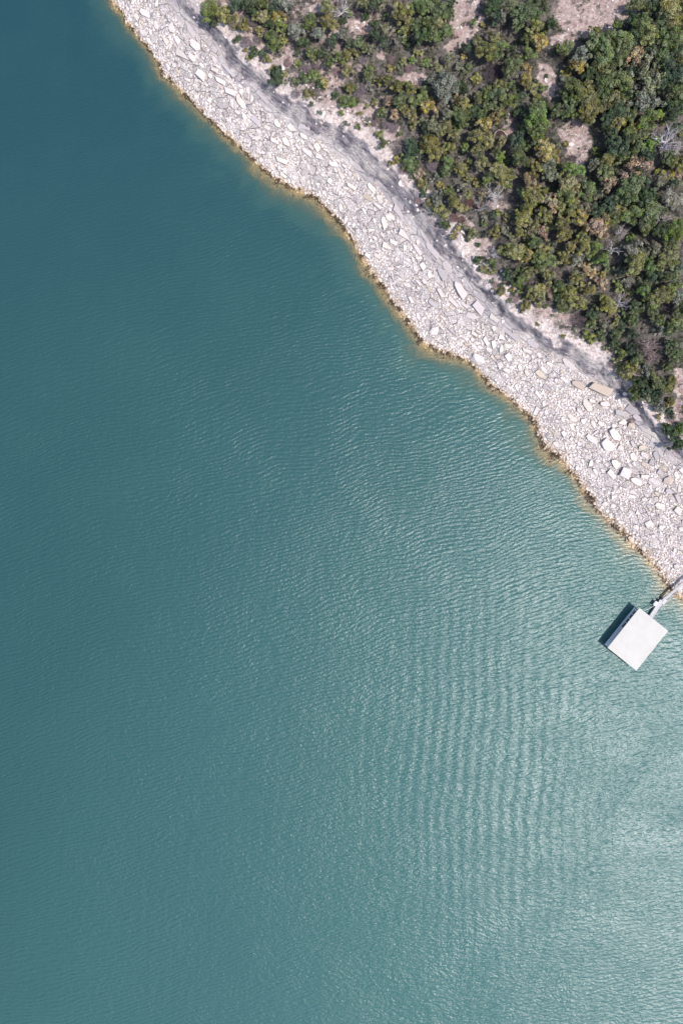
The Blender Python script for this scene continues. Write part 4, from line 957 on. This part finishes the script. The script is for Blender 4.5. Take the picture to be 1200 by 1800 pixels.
def walkway(name, pa, za, pb, zb, wid, label, cat, mat, rail_h=1.0):
    A, B = P(*pa, za), P(*pb, zb); d = B - A; L = d.length
    t = empty(name, A, 0); tag(t, label, cat)
    M = d.to_track_quat('X', 'Z').to_matrix().to_4x4()
    mb = MB(); n = int(L / .30)
    for i in range(n): mb.box(M @ Vector(((i + .5) * L / n, 0, 0)), L / n - .012, wid, .05, M.to_3x3().to_4x4())
    mb.build('deck', mat, t)
    mb = MB()
    for s in (-1, 1): mb.box(M @ Vector((L / 2, s * (wid / 2 - .05), -.15)), L, .09, .22, M.to_3x3().to_4x4())
    mb.build('beam', M_WHITE, t)
    for s in (-1, 1):
        mb = MB(); y = s * (wid / 2 + .045)
        for z in (rail_h * .5, rail_h): mb.tube([M @ Vector((.05, y, z)), M @ Vector((L - .05, y, z))], .022, 6)
        k = max(2, int(L / 1.1))
        for i in range(k + 1): mb.tube([M @ Vector((.06 + (L - .12) * i / k, y, -.2)), M @ Vector((.06 + (L - .12) * i / k, y, rail_h))], .02, 6)
        mb.build('handrail', M_WHITE, t)
    return t
walkway('gangway', (1143.0, 1085.2), .62, (1162.6, 1055.6), .80, .92, 'wide white gangway leading from the boat dock roof towards shore', 'gangway', M_DECK2)
walkway('footbridge', (1164.5, 1055.2), .95, (1240, 992), 2.9, .52, 'narrow pale footbridge from the gangway up onto the rocky shore', 'footbridge', M_DECK2)
# landing float between the two
lp = P(1163, 1056, 0); mb = MB()
mb.box((0, 0, .22), 1.1, 1.1, .5, Matrix.Rotation(.9, 4, 'Z'), .05); t = empty('landing_float', (lp.x, lp.y, 0)); mb.build('float', M_FLOAT, t)
mb = MB(); mb.box((0, 0, .52), 1.2, 1.2, .09, Matrix.Rotation(.9, 4, 'Z'), .02); mb.build('deck', M_DECK2, t)
tag(t, 'small floating landing under the joint of gangway and footbridge', 'float')
bp = P(1150.7, 1060.9, .6); t = empty('storage_box', (bp.x, bp.y, 0), .95)
mb = MB(); mb.box((0, 0, .62), 1.0, .62, .50, None, .04); mb.build('body', M_DECK, t)
mb = MB(); mb.box((0, 0, .90), 1.06, .68, .055, None, .015); mb.build('lid', M_WHITE, t)
mb = MB(); mb.box((0, 0, .18), .9, .55, .40, None, .05); mb.build('float', M_FLOAT, t)
tag(t, 'small pale box with white lid floating beside the gangway', 'box')
mb = MB(); mb.tube([P(1131, 1073.5, .9), P(1139, 1070.5, .82), P(1149, 1064.5, .9)], .055, 6)
tag(mb.build('brace_pole', M_WHITE), 'thin white pole bracing the boat dock to the floating box', 'pole')
mb = MB(); pts = [P(1115, 1066, .6), P(1119, 1055, .12), P(1123, 1043, .06), P(1126, 1031, .05), P(1131, 1005, .04), P(1137, 985, .1)]
mb.tube(pts, .016, 5); tag(mb.build('mooring_cable', M_CABLE), 'thin pale mooring cable running from the dock corner across the water', 'cable')

# ------------------------------------------------------------------ light, sky, camera
EL, AZ = math.radians(60), math.atan2(.79, -.61)           # towards the lower corner of the frame on the dock's side
w = bpy.data.worlds.new('World'); S.world = w; w.use_nodes = True
nt = w.node_tree; sky = nt.nodes.new('ShaderNodeTexSky'); sky.sky_type = 'NISHITA'; sky.sun_disc = False
sky.sun_elevation = EL; sky.sun_rotation = AZ; sky.air_density = 1.0; sky.dust_density = 1.6; sky.altitude = 250
bg = nt.nodes['Background']; nt.links.new(sky.outputs[0], bg.inputs[0]); bg.inputs[1].default_value = 0.15
sl = bpy.data.lights.new('sun', 'SUN'); sl.energy = 3.45; sl.angle = math.radians(.53); sl.color = (1.0, .955, .91)
so = bpy.data.objects.new('sun', sl); COL.objects.link(so)
sd = Vector((math.sin(AZ) * math.cos(EL), math.cos(AZ) * math.cos(EL), math.sin(EL)))
so.rotation_euler = sd.to_track_quat('Z', 'Y').to_euler(); so.location = (60, -40, 120)
cd = bpy.data.cameras.new('camera'); cam = bpy.data.objects.new('camera', cd); COL.objects.link(cam)
cam.location = (0, 0, CAM_H); cam.rotation_euler = (0, 0, 0)
cd.sensor_fit = 'VERTICAL'; cd.sensor_height = 24; cd.lens = 24 * CAM_H / (1800 * MPP)
cd.clip_start = 1; cd.clip_end = 5000
S.camera = cam
S.view_settings.view_transform = 'Standard'; S.view_settings.look = 'None'; S.view_settings.exposure = 0.45; S.view_settings.gamma = 1
S.cycles.max_bounces = 6; S.cycles.transparent_max_bounces = 8
print('boulders', bi, 'rubble', cnt, 'trees', sum(i['noun'] == 'tree' for i in trees), 'shrubs', sum(i['noun'] == 'shrub' for i in trees), 'undergrowth', n_u)
